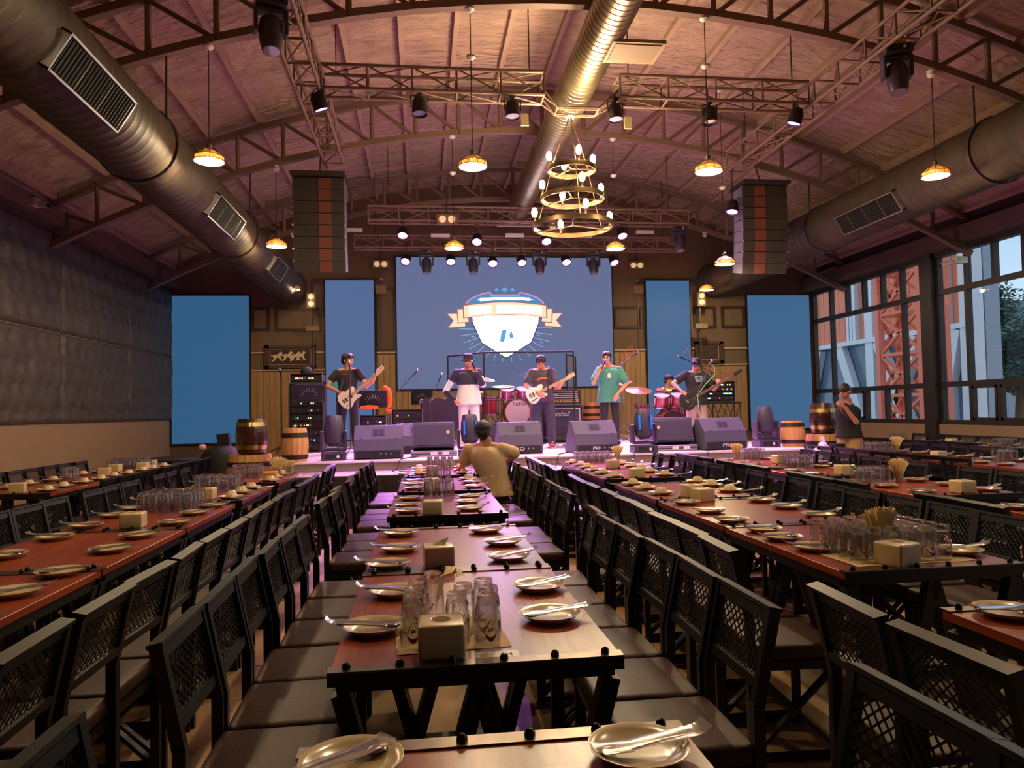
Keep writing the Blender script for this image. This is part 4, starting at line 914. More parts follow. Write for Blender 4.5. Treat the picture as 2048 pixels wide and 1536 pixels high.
wedge('black wedge monitor in front of the guitarist in black',-.62,10.55,.68); wedge('black wedge monitor marked 152 behind the seated man',1.46,10.85,.66,.04,'152'); wedge('black wedge monitor in front of the singer in green',2.54,10.55,.66,.10,'P41'); wedge('black wedge monitor in front of the bassist',4.50,10.5,.70,.12,'P41')
wedge('pink-lit wedge monitor behind the front row, facing the drums',-.10,11.75,.60,.05,'1')
def floor_box(label,x,y,badge,rz=0,dark=False):
    t=thing('floor_loudspeaker',label,'loudspeaker',(x,y,SZ),rz)
    for k in range(2): MB().b2((-.34,-.12-.02*k,.0+.045*k),(.34,.20,.04+.045*k)).build('flight_case_lid',M_alu,t,bevel=.006,seg=1)
    for q in (-.05,.12): MB().b2((q,-.146,.02),(q+.10,-.142,.07)).build('paper_note',M_white,t)
    R=Matrix.Rotation(-.22,3,'X'); c=Vector((0,.12,.29))
    MB().box(c,(.62,.26,.38),R).build('cabinet',M_plastic,t,bevel=.02,seg=2); MB().box(c+R@Vector((0,-.134,-.01)),(.55,.012,.31),R).build('grille',M_grille,t,bevel=.006,seg=1)
    n=MB().tube(c+R@Vector((badge,-.14,.03)),c+R@Vector((badge,-.148,.03)),.026,n=18).build('badge',mat('badge_gold',(214,176,120),.4,.5),t)
floor_box('low grilled loudspeaker with gold badge on a flight case lid',.17,11.0,.21); floor_box('tilted grilled loudspeaker with badge at its left, before the bassist',3.76,10.75,-.22,-.08)
# ------------------------------------------------------------------ barrels
M_bd=wood_mat('barrel_dark',(46,22,18),(66,32,26),.22,'Z',.7,coat=.5); M_bp=wood_mat('barrel_pale',(196,140,82),(214,160,100),.45,'Z',.7); M_hoop=mat('hoop_brass',(190,160,96),.25,.9); M_hoopd=mat('hoop_dark',(52,38,30),.5,.4)
def barrel(name,label,loc,R,H,m,mh,n=20,hoops=(.14,.30,.70,.86)):
    t=thing(name,label,'barrel',loc)
    rr=lambda f: R*(.80+.20*math.sin(PI*(.06+.88*f)))
    for k in range(n):
        a0=2*PI*k/n+.006; a1=2*PI*(k+1)/n-.006; vs=[]
        for f in [i/8 for i in range(9)]:
            r=rr(f)
            for r2 in (r,r-.02):
                for a in (a0,a1): vs.append((r2*math.cos(a),r2*math.sin(a),H*f))
        fs=[]
        for i in range(8):
            o=4*i; fs += [(o,o+1,o+5,o+4),(o+3,o+2,o+6,o+7),(o+2,o,o+4,o+6),(o+1,o+3,o+7,o+5)]
        fs += [(0,2,3,1),(32,33,35,34)]
        b=MB(); b.add(vs,fs); b.build('stave',m,t)
    MB().lathe([(0,H-.03),(rr(1)-.018,H-.03)],24).build('lid',m,t); MB().lathe([(0,.02),(rr(0)-.018,.02)],24).build('bottom',m,t)
    MB().lathe([(.0,H-.03),(.02,H-.03),(.025,H+.015),(0,H+.02)],12).build('bung',M_hoop,t)
    for f in hoops:
        w=.03/H; MB().lathe([(rr(f-w)+.001,H*(f-w)),(rr(f-w)+.006,H*(f-w)),(rr(f+w)+.006,H*(f+w)),(rr(f+w)+.001,H*(f+w))],32).build('hoop',mh,t,smooth=40)
CLX,CLY=-2.40,10.72
barrel('wine_cask','large pale wooden cask standing left of the stage',(CLX,CLY,0),.335,.90,M_bp,M_hoopd); barrel('small_barrel','dark varnished barrel with brass hoops on the left cask',(CLX+.02,CLY,.90),.215,.50,M_bd,M_hoop,26,(.20,.84))
barrel('small_barrel','small pale barrel at the left stage corner',(-1.74,10.42,SZ),.185,.47,M_bp,M_hoopd,16,(.16,.80))
barrel('wine_cask','large pale wooden cask standing right of the stage',(6.38,11.05,0),.335,.97,M_bp,M_hoopd); barrel('small_barrel','dark varnished barrel with bright hoops on the right cask',(6.34,11.03,.97),.20,.49,M_bd,M_hoop,26,(.22,.76))
barrel('small_barrel','small pale barrel at the right stage corner',(5.78,10.95,SZ),.19,.40,M_bp,M_hoopd,16,(.2,.85)); barrel('small_barrel','small pale barrel standing behind the singer in green',(3.66,15.6,SZ),.2,.80,mat('barrel_rose',(196,120,84),.5),M_hoopd,16,(.5,.66,.86))
# ------------------------------------------------------------------ racks and amplifiers
LEDS=[emat('led_red',(1,.08,.03),4),emat('led_blue',(.15,.35,1),4),emat('led_green',(.3,1,.2),2.5),emat('led_amber',(1,.5,.05),3),emat('led_white',(.8,.9,1),3),emat('led_cyan',(.2,.8,1),3)]
M_knob=mat('knob_grey',(150,146,150),.4); M_unit=mat('rack_unit',(38,34,38),.45,.3); M_case=mat('flight_case',(40,36,40),.5)
def rack(label,loc,w,h,d,n,seed,case=True):
    t=thing('equipment_rack',label,'rack',loc); q=random.Random(seed)
    for x in (-w/2,w/2-.02): MB().b2((x,0,0),(x+.02,d,h)).build('case_side',M_case,t)
    for z in (0,h-.02): MB().b2((-w/2,0,z),(w/2,d,z+.02)).build('case_shelf',M_case,t)
    MB().b2((-w/2,d-.02,0),(w/2,d,h)).build('case_back',M_case,t)
    for x in (-w/2,w/2-.012):
        MB().b2((x,-.006,0),(x+.012,.004,h)).build('metal_edge',M_alu,t)
    uh=(h-.06)/n
    for k in range(n):
        z=.03+uh*k; u=MB().b2((-w/2+.03,.02,z+.006),(w/2-.03,d-.05,z+uh-.006)).build('rack_unit',M_unit,t)
        for j in range(q.randint(2,5)):
            x=q.uniform(-w/2+.06,w/2-.08); s=q.choice((.012,.018,.05)); MB().b2((x,.012,z+uh*.35),(x+s,.02,z+uh*.35+min(uh*.35,.022))).build('indicator',q.choice(LEDS),u)
        for j in range(q.randint(1,5)):
            x=q.uniform(-w/2+.06,w/2-.06); MB().tube((x,.004,z+uh*.5),(x,.02,z+uh*.5),.010,n=8).build('knob',M_knob,u)
    return t
rack('tall equipment rack with lit displays beside the guitarist in black',(-2.12+.14,13.0,SZ),.58,1.20,.5,9,4); rack('small lit mixer rack on top of the tall rack',(-1.98,13.05,SZ+1.2),.56,.17,.42,1,9)
rack('lit effects rack on the folding stand at right',(6.06-.35,13.55,1.53),.62,.40,.4,4,6); rack('low amplifier rack behind the boom microphones',(-.30,15.0,SZ),.62,.72,.45,4,11); rack('black amplifier case beside the music stand',(-.92,14.2,SZ),.5,.62,.4,3,12); rack('pale amplifier rack behind the pink-lit wedge',(.35,15.2,SZ),.5,.66,.4,3,15)
t=thing('folding_stand','black folding x-frame stand under the effects rack','stand',(5.71,13.7,SZ))
MB().b2((-.42,-.16,.70),(.42,.16,.735)).build('shelf',M_blackm,t)
for y in (-.14,.14):
    for x in (-.40,.40): MB().tube((x,y,0),(x,y,.70),.010,n=6).build('leg',M_blackm,t)
    for a in (-.40,-.13,.13): 
        MB().tube((a,y,.02),(a+.27,y,.69),.007,n=6).build('cross_brace',M_blackm,t); MB().tube((a+.27,y,.02),(a,y,.69),.007,n=6).build('cross_brace',M_blackm,t)
t=thing('guitar_cabinet','black guitar speaker cabinet with white script logo','amplifier',(2.78,14.3,SZ)); w=.38
MB().b2((-w,-.0,0),(w,.36,.74)).build('cabinet',M_blackm,t,bevel=.012,seg=2); MB().b2((-w+.06,-.012,.05),(w-.06,0,.66)).build('grille_cloth',M_grille,t)
for a,c in (((-w+.05,.66),(w-.05,.672)),((-w+.05,.04),(-w+.062,.66)),((w-.062,.04),(w-.05,.66))): MB().b2((a[0],-.016,a[1]),(c[0],0,c[1])).build('piping',M_white,t)
text('logo','Marshall',.125,M_white,t,(-.10,-.02,.56),(PI/2,0,0),.002,shear=.3)
t=thing('amplifier_head','guitar amplifier head with gold panel on the cabinet','amplifier',(2.78,14.32,SZ+.74)); 
MB().b2((-.36,0,.02),(.36,.26,.30)).build('shell',M_blackm,t,bevel=.012,seg=2); MB().b2((-.31,-.008,.05),(.31,0,.12)).build('control_panel',mat('gold_panel',(196,160,96),.35,.7),t)
for k in range(9): MB().tube((-.27+.065*k,-.02,.085),(-.27+.065*k,-.008,.085),.013,n=10).build('knob',M_blackm,t)
for k in range(4): MB().b2((-.30,-.006,.15+.035*k),(.30,0,.158+.035*k)).build('vent_line',M_white,t)
MB().b2((-.38,0,0),(.38,.26,.02)).build('case_foot',M_alu,t); text('logo','Marshall',.05,M_white,t,(-.2,-.012,.20),(PI/2,0,0),.001,shear=.3)
# ------------------------------------------------------------------ stands
def mic_stand(label,loc,h,boom=None,col=None,rz=0,cable=None):
    t=thing('microphone_stand',label,'microphone',loc,rz)
    for k in range(3): a=2*PI*k/3+.4; MB().tube((0,0,.10),(.28*math.cos(a),.28*math.sin(a),.012),.010,n=6).build('leg',M_rig,t)
    MB().tube((0,0,.08),(0,0,h),.011,n=8).build('pole',M_rig,t); end=Vector((0,0,h)); d=Vector((0,-.6,.6)).normalized()
    if boom:
        b0=Vector(boom[0]); end=Vector(boom[1]); MB().tube(b0,end,.009,n=8).build('boom_arm',M_rig,t); MB().ball((0,0,h),.025,8,6).build('clutch',M_rig,t); d=(end-b0).normalized()
    m=MB().tube(end,end+d*.14,.011,.015,n=10).build('microphone',M_blackm,t,smooth=40); MB().ball(end+d*.165,.026,10,8).build('mic_grille',M_alu,m,smooth=60)
    if cable:
        MB().path(cable[1],.006,6).build('cable',mat('cable_'+cable[0],{'red':(210,40,50),'green':(120,210,110),'black':(20,20,20)}[cable[0]],.5),t)
mic_stand('straight microphone stand in front of the guitarist in black',(-1.15,12.15,SZ),1.36)
mic_stand('boom microphone leaning right, beside the orange garland',(-.60,14.0,SZ),.88,((-.05,0,.83),(.42,0,1.33)))
mic_stand('short boom microphone behind the pink-lit wedge',(.16,14.0,SZ),.85,((-.03,0,.80),(.16,0,1.22)))
mic_stand('straight microphone stand in front of the guitarist in cap',(2.15,12.4,SZ),1.25)
mic_stand('high boom microphone with red cable behind the singer in green',(3.92,14.6,SZ),1.46,((-.05,0,1.42),(.36,0,1.70)),cable=('red',[(.15,0,1.6),(.25,0,1.85),(.36,0,1.93),(.42,0,1.85),(.40,0,1.70)]))
mic_stand('boom microphone with green cable in front of the bassist',(4.98,12.75,SZ),.92,((-.16,0,.66),(.18,0,1.33)),cable=('green',[(.2,0,1.45),(.30,0,1.36),(.28,-.03,1.22),(.10,-.03,1.05),(-.05,-.02,.85),(.0,-.03,.4),(.02,-.03,.1)]))
mic_stand('red-cabled boom microphone above the cap of the bassist',(5.9,14.4,SZ),1.35,((.05,0,1.33),(-.55,0,1.62)),cable=('red',[(-.6,0,1.75),(-.5,0,1.85),(-.42,0,1.65),(-.1,0,1.5),(.2,0,1.35),(.5,0,1.28)]))
mic_stand('thin microphone stand left of the tall equipment rack',(-2.45,13.3,SZ),1.33)
def music_stand(label,loc,h,rz=0,tilt=.5,w=.46,cover=None):
    t=thing('music_stand',label,'stand',loc,rz)
    for k in range(3): a=2*PI*k/3; MB().tube((0,0,.14),(.25*math.cos(a),.25*math.sin(a),.01),.010,n=6).build('leg',M_blackm,t)
    MB().tube((0,0,.1),(0,0,h),.012,n=8).build('pole',M_blackm,t); R=Matrix.Rotation(tilt,3,'X')
    d=MB(); d.box(Vector((0,0,h+.12)),(w,.008,.32),R); o=d.build('desk',M_blackm,t); MB().box(Vector((0,-.03,h-.02)),(w,.05,.01),R).build('ledge',M_blackm,t)
    for k in range(9):
        a=.25+2.64*k/8; p=Vector((.10*math.cos(a),-.006,-.08+.10*math.sin(a))); q=Vector((.16*math.cos(a),-.006,-.08+.17*math.sin(a))); MB().bar(Vector((0,0,h+.12))+R@p,Vector((0,0,h+.12))+R@q,.010,.004).build('cutout',M_knob,o)
music_stand('black music stand with cut-out desk before the tall rack',(-1.84,12.45,SZ),.90,.25,.6,.5); music_stand('black music stand behind the wedge of the guitarist in black',(-.86,13.25,SZ),.78,-.05,.25,.5); music_stand('dark music stand behind the boom microphones',(.0,15.6,SZ),.85,0,.3,.44)
M_org=mat('orange_fluff',(240,104,24),.9,bump=.6,scale=60)
tag(MB().path([(-.68,13.55,1.92),(-.60,13.52,1.86),(-.57,13.5,1.72),(-.58,13.5,1.58),(-.64,13.5,1.50),(-.56,13.5,1.46)],[.045,.05,.048,.045,.03,.04],10).build('orange_garland',M_org,smooth=60),'orange fluffy garland hanging on the boom microphone stand','garland')
tag(MB().path([(-1.06,13.14,1.545),(-.92,13.12,1.555),(-.76,13.12,1.545)],[.03,.036,.03],10).build('orange_garland',M_org,smooth=60),'orange fluffy garland lying on the music stand ledge','garland')
t=thing('keyboard','small keyboard on an x-stand under draped cloth','keyboard',(.36,14.3,SZ)); MB().b2((-.42,-.12,.82),(.42,.14,.90)).build('keyboard_body',M_plastic,t,bevel=.01,seg=1); MB().b2((-.38,-.125,.90),(.38,.0,.908)).build('keys',M_white,t)
for s in (-1,1): MB().tube((s*.34,0,.02),(-s*.34,0,.82),.016,n=8).build('stand_leg',M_alu,t)
M_cl=mat('dark_cloth',(44,36,46),.9,var=.2,scale=8); b=MB(); pts=[]
for i in range(9):
    for j in range(7): f=j/6; pts.append((-.34+.085*i,-.14-.03*math.sin(i*1.9)*f,.91-.62*f+.02*math.sin(i*2.3)))
b.add(pts,[(i*7+j,(i+1)*7+j,(i+1)*7+j+1,i*7+j+1) for i in range(8) for j in range(6)]); b.build('draped_cloth',M_cl,t,smooth=60)
# pedal board, laptop, bag
t=thing('pedal_board','guitar pedal board with bright pedals on the stage floor','pedals',(2.36,12.35,SZ)); MB().b2((-.24,-.14,0),(.24,.14,.025)).build('board',M_alu,t)
for k,(x,y,c) in enumerate(((-.18,-.06,(200,40,50)),(-.05,-.06,(225,220,225)),(.08,-.06,(60,170,190)),(.18,-.06,(60,56,60)),(-.16,.07,(120,200,220)),(.0,.07,(190,60,90)),(.15,.07,(230,226,226)))):
    p=MB().b2((x-.045,y-.05,.025),(x+.045,y+.05,.065)).build('pedal',mat('pedal_%d'%k,c,.4),t,bevel=.006,seg=1); MB().tube((x,y-.02,.065),(x,y-.02,.075),.012,n=10).build('foot_switch',M_alu,p)
t=thing('tablet_clamp','teal-lit tablet clamped behind the guitarist in black','tablet',(-1.50,13.4,SZ)); MB().tube((0,0,0),(0,0,1.1),.014,n=8).build('pole',M_rig,t); MB().box((0,0,1.22),(.30,.03,.24),Matrix.Rotation(.35,3,'Z')).build('tablet',mat('tablet_teal',(50,110,115),.3,emit=(40,120,120),estr=.35),t)
t=thing('black_cap','black cap lying on the lit mixer rack','cap',(-2.0,13.2,SZ+1.37)); MB().lathe([(.10,0),(.105,.03),(.09,.08),(.05,.115),(0,.125)],18).build('crown',M_blackm,t,smooth=60); MB().prism([(-.09,-.02),(-.08,-.13),(0,-.17),(.08,-.13),(.09,-.02)],.005,.015).build('brim',M_blackm,t)
b=MB(); pr=[(.0,.0),(.10,.005),(.125,.06),(.11,.14),(.06,.20),(.045,.24),(.02,.25),(.0,.25)]
b.lathe(pr,14); b.v=[(x*(1+.14*math.sin(9*math.atan2(y,x)+z*20)),y*(1+.14*math.cos(7*math.atan2(y,x))),z) for x,y,z in b.v]
t=thing('plastic_bag','knotted white plastic bag on the stage step','bag',(5.62,9.80,.662)); b.build('bag_body',mat('bag_film',(226,206,230),.35,var=.1,scale=12),t,smooth=50)
for s in (-1,1): MB().path([(0,0,.22),(s*.03,0,.27),(s*.02,.01,.32),(0,0,.24)],.01,6).build('handle_loop',MATS['bag_film'],t)
tag(MB().lathe([(0,0),(.03,0),(.032,.02),(.032,.12),(.02,.16),(.012,.175),(.012,.19),(0,.19)],16).build('water_bottle',M_glass,None,(5.38,9.80,.662),smooth=50),'clear water bottle on the stage step beside the plastic bag','bottle')
t=thing('white_bucket','white bucket with lid behind the plastic bag','bucket',(6.14,10.31,0)); MB().lathe([(0,0),(.09,0),(.105,.80),(.105,.82),(0,.82)],20).build('bucket_body',M_white,t,smooth=40); MB().lathe([(.108,.79),(.112,.85),(0,.855)],20).build('lid',M_blackm,t,smooth=40)
# covered equipment at the left
t=thing('covered_equipment','black cloth-covered equipment below the tall left screen','equipment',(-3.0,11.6,0)); 
MB().lathe([(.36,0),(.38,.4),(.33,.8),(.26,.92),(.12,1.0),(0,1.0)],18).build('cover',M_blackm,t,smooth=60); MB().box((.02,0,1.06),(.17,.12,.24),Matrix.Rotation(-.12,3,'Y')).build('top_box',M_blackm,t); MB().ball((-.28,-.05,.98),(.06,.06,.05),10,6).build('pink_pouch',mat('pouch_pink',(214,170,180),.8),t)
t=thing('round_table','dark round table pushed under the tall left screen','table',(-4.1,12.6,0)); MB().lathe([(0,.74),(.5,.74),(.51,.76),(.5,.78),(0,.78)],30).build('tabletop',M_blackm,t,smooth=40); MB().tube((0,0,0),(0,0,.74),.05,n=10).build('pedestal',M_blackm,t); MB().lathe([(0,0),(.3,0),(.28,.03),(0,.04)],20).build('base',M_blackm,t)
# floor cables
rc=random.Random(5)
for i,(x,w) in enumerate(((-.3,'left wedge'),(.9,'blue-striped light'),(1.9,'152 wedge'),(3.0,'green singer wedge'),(4.1,'bassist wedge'))):
    p=[(x+.35,11.1,SZ+.009),(x+.2,10.75,SZ+.009),(x+.05,10.45,SZ+.009),(x,10.24,SZ+.012),(x-.02,10.17,SZ-.02),(x-.04,10.16,.68),(x-.1,9.9,.672)]
    tag(MB().path(p,.008,6).build('floor_cable',M_blackm,smooth=60),'black cable running over the stage edge near the %s'%w,'cable','stage cables')
# ------------------------------------------------------------------ drums
M_dred=mat('drum_red',(150,26,30),.2,coat=.6,var=.3,scale=4); M_hoopc=mat('drum_hoop',(190,186,190),.2,.9); M_headp=mat('drum_head_pale',(226,190,206),.5); M_headk=mat('drum_head_black',(34,24,30),.35); M_cym=mat('cymbal_bronze',(190,150,90),.3,.85)
def drum(name,label,loc,r,d,horizontal,mh,tilt=0,stand=True,txt=None):
    t=thing(name,label,'drum',loc)
    R=Matrix.Rotation(PI/2,3,'X') if horizontal else Matrix.Rotation(tilt,3,'X')
    def T(b): b.v=[tuple(R@Vector(v)) for v in b.v]; return b
    T(MB().lathe([(r,-d/2),(r,d/2)],30)).build('shell',M_dred,t,smooth=40)
    for s in (-1,1): T(MB().lathe([(0,s*d/2),(r,s*d/2)],30)).build('drum_head',mh if s>0 or not horizontal else M_headp,t); T(MB().lathe([(r-.004,s*d/2-.014),(r+.012,s*d/2-.014),(r+.012,s*d/2+.014),(r-.004,s*d/2+.014),(r-.004,s*d/2-.014)],30)).build('hoop',M_hoopc if not horizontal else M_dred,t,smooth=40)
    for k in range(6): a=2*PI*k/6+.3; T(MB().box((r*1.03*math.cos(a),r*1.03*math.sin(a),0),(.025,.025,d*.8))).build('lug',M_hoopc,t)
    if not horizontal and stand:
        for k in range(3): a=2*PI*k/3+.5; MB().tube((r*.9*math.cos(a),r*.9*math.sin(a),-d/2),(r*1.1*math.cos(a),r*1.1*math.sin(a),stand-loc[2]),.010,n=6).build('leg',M_hoopc,t)
    if horizontal:
        for s in (-1,1): MB().tube((s*r*.8,-d*.3,-r*.5),(s*r*1.25,-d*.4,-r),.010,n=6).build('spur',M_hoopc,t)
    if txt: text('head_lettering',txt[0],txt[1],txt[2],t,(txt[3],-d/2-.004,txt[4]),(PI/2,0,0),.001)
    return t
RZ=1.14
struct('floor_riser', MB().b2((.9,14.2,SZ),(3.0-.65,16.2,RZ)), M_step)
drum('bass_drum','bass drum with pale head lettered TAMA behind guitarist in cap',(1.90,14.75,RZ+.265),.255,.4,True,M_headp,txt=('TAMA',.10,M_headk,.03,.16))
M_star=M_headk; tag
drum('tom_drum','left tom above the pale bass drum',(1.72,14.75,RZ+.64),.14,.2,False,M_headp,.35,RZ); drum('tom_drum','right tom above the pale bass drum',(2.04,14.75,RZ+.64),.14,.2,False,M_headp,.35,RZ); drum('floor_tom','floor tom left of the pale bass drum',(1.36,14.75,RZ+.40),.18,.34,False,M_headp,0,RZ)
drum('bass_drum','red bass drum with black lettered head in front of the drummer',(4.84,13.95,SZ+.30),.285,.42,True,M_headk,txt=('Kruedin Studio',.075,M_white,0,.02))
drum('tom_drum','left red tom of the front drum kit',(4.70,14.05,SZ+.78),.155,.22,False,M_headp,.3,SZ); drum('tom_drum','right red tom of the front drum kit',(5.04,14.05,SZ+.79),.155,.22,False,M_headp,.3,SZ); drum('floor_tom','red floor tom behind the blue-striped light',(4.38,14.3,SZ+.60),.15,.22,False,M_headp,0,SZ); drum('snare_drum','red snare drum between drummer and toms',(5.25,14.45,SZ+.62),.17,.15,False,M_headp,.1,SZ)
def cymbal(label,loc,r,tilt,base,tx=0):
    t=thing('cymbal',label,'cymbal',loc); R=Matrix.Rotation(tilt,3,'X')@Matrix.Rotation(tx,3,'Y')
    b=MB().lathe([(0,.022),(.03,.018),(.04,.006),(r*.6,-.004),(r,-.016),(r,-.018),(r*.6,-.007),(.03,.012),(0,.016)],32); b.v=[tuple(R@Vector(v)) for v in b.v]; b.build('cymbal_disc',M_cym,t,smooth=50)
    h=loc[2]-base; MB().tube((0,0,.03),(0,.0,-h+.3),.010,n=6).build('stand_pole',M_hoopc,t)
    for k in range(3): a=2*PI*k/3+.2; MB().tube((0,0,-h+.32),(.26*math.cos(a),.26*math.sin(a),-h),.009,n=6).build('stand_leg',M_hoopc,t)
cymbal('large pink-lit cymbal left of the front drum kit',(4.22,13.95,1.80),.26,.32,SZ); cymbal('small pink-lit cymbal above the left red tom',(4.86,14.35,1.82),.16,.3,SZ); cymbal('upper crash cymbal behind the singer in green',(4.12,14.75,1.98),.2,.2,SZ,-.2)
cymbal('tilted cymbal at the left of the rear drum kit',(1.30,14.9,2.10),.2,.25,RZ,.15); cymbal('dark wide cymbal of the rear drum kit',(1.66,14.95,1.95),.24,.15,RZ); cymbal('low cymbal of the rear drum kit near the shield',(1.15,15.1,1.85),.2,.1,RZ)
# drum shield
t=thing('drum_shield','clear plastic drum shield with dark frame around the rear kit','shield',(0,0,SZ)); M_acr=thin('acrylic',(.88,.9,.92),1.3,.02,1.45)
for (x0,y0),(x1,y1) in (((.54,15.0),(1.2,14.45)),((1.2,14.05),(2.95,14.05)),((2.95,14.75),(3.3,15.5))):
    if (x0,x1)==(.54,1.2): y1=14.1
    if x0==2.95: y0=14.75
    top=1.78
    MB().tube((x0,y0,.0),(x0,y0,top),.016,n=8).build('frame_post',M_blackm,t); MB().tube((x1,y1,0),(x1,y1,top),.016,n=8).build('frame_post',M_blackm,t); MB().tube((x0,y0,top),(x1,y1,top),.016,n=8).build('frame_rail',M_blackm,t)
    MB().tube((x0,y0,.86),(x1,y1,.86),.012,n=8).build('frame_rail',M_blackm,t)
    b=MB(); b.add([(x0,y0,.1),(x1,y1,.1),(x1,y1,top),(x0,y0,top)],[(0,1,2,3)]); b.build('shield_panel',M_acr,t)
# ------------------------------------------------------------------ people
def fuse(prims, name, m, parent, vox, smooth_it=4):
    """union of closed solids turned into one continuous skin"""
    me=MB()
    for p in prims: p(me)
    mesh=bpy.data.meshes.new(name+'_src'); mesh.from_pydata(me.v,[],me.f); mesh.update()
    bm=bmesh.new(); bm.from_mesh(mesh); bmesh.ops.recalc_face_normals(bm,faces=bm.faces); bm.to_mesh(mesh); bm.free()
    tmp=bpy.data.objects.new('tmp',mesh); COL.objects.link(tmp)
    r=tmp.modifiers.new('r','REMESH'); r.mode='VOXEL'; r.voxel_size=vox
    if smooth_it: s=tmp.modifiers.new('s','SMOOTH'); s.factor=.5; s.iterations=smooth_it
    dg=bpy.context.evaluated_depsgraph_get(); out=bpy.data.meshes.new_from_object(tmp.evaluated_get(dg))
    bpy.data.objects.remove(tmp); bpy.data.meshes.remove(mesh)
    for p in out.polygons: p.use_smooth=True
    out.materials.clear(); out.materials.append(m); out.name=name
    return ob(name,out,parent)
def cap(a,c,r0,r1):
    a=Vector(a); c=Vector(c)
    def f(b): b.tube(a,c,r0,r1,12); b.ball(a,r0*.995,12,8); b.ball(c,r1*.995,12,8)
    return f
def loft(secs):
    def f(b):
        n=20; vs=[]
        for c,rx,ry,R in secs: vs += [Vector(c)+R@Vector((rx*math.cos(2*PI*i/n),ry*math.sin(2*PI*i/n),0)) for i in range(n)]
        m=len(secs); b.add(vs,[(k*n+i,k*n+(i+1)%n,(k+1)*n+(i+1)%n,(k+1)*n+i) for k in range(m-1) for i in range(n)]+[tuple(range(n))[::-1],tuple(range((m-1)*n,m*n))])
    return f
def ell(c,r,R=None): return lambda b: b.ball(c,r,16,10,R)
def lerp(a,c,t): return Vector(a)*(1-t)+Vector(c)*t
def hand(wrist,d,n,curl=.8,side=1,s=1.0,spread=.0):
    """palm + five fingers; d along the hand, n palm normal (palm side)"""
    w=Vector(wrist); d=Vector(d).normalized(); n=Vector(n); n=(n-d*n.dot(d)).normalized(); x=d.cross(n).normalized()*side
    P=[]; k=w+d*.085*s
    R=Matrix((x,d,n)).transposed(); P.append(ell(w+d*.045*s,(.040*s,.052*s,.017*s),R)); P.append(cap(w-d*.03*s,w+d*.03*s,.024*s,.026*s))
    for i,(o,L) in enumerate(((-.030,.066),(-.010,.076),(.010,.072),(.029,.056))):
        p=w+x*o*s+d*.082*s; c=curl*(1+.08*i); d1=(d*math.cos(c*.7)+n*math.sin(c*.7)); d2=(d*math.cos(c*1.6)+n*math.sin(c*1.6)); d3=(d*math.cos(c*2.3)+n*math.sin(c*2.3))
        a=p+d1*L*.45*s; e=a+d2*L*.33*s; g=e+d3*L*.24*s
        P += [cap(p-d*.015*s,a,.0095*s,.0088*s),cap(a,e,.0088*s,.0080*s),cap(e,g,.0080*s,.0068*s)]
    t0=w-x*.022*s+d*.025*s; t1=t0-x*.028*s+d*.026*s+n*.014*s; t2=t1+d*.028*s+n*(.012+.012*curl)*s+x*.006*s
    P += [cap(t0,t1,.0125*s,.0105*s),cap(t1,t2,.0100*s,.0080*s)]
    return P
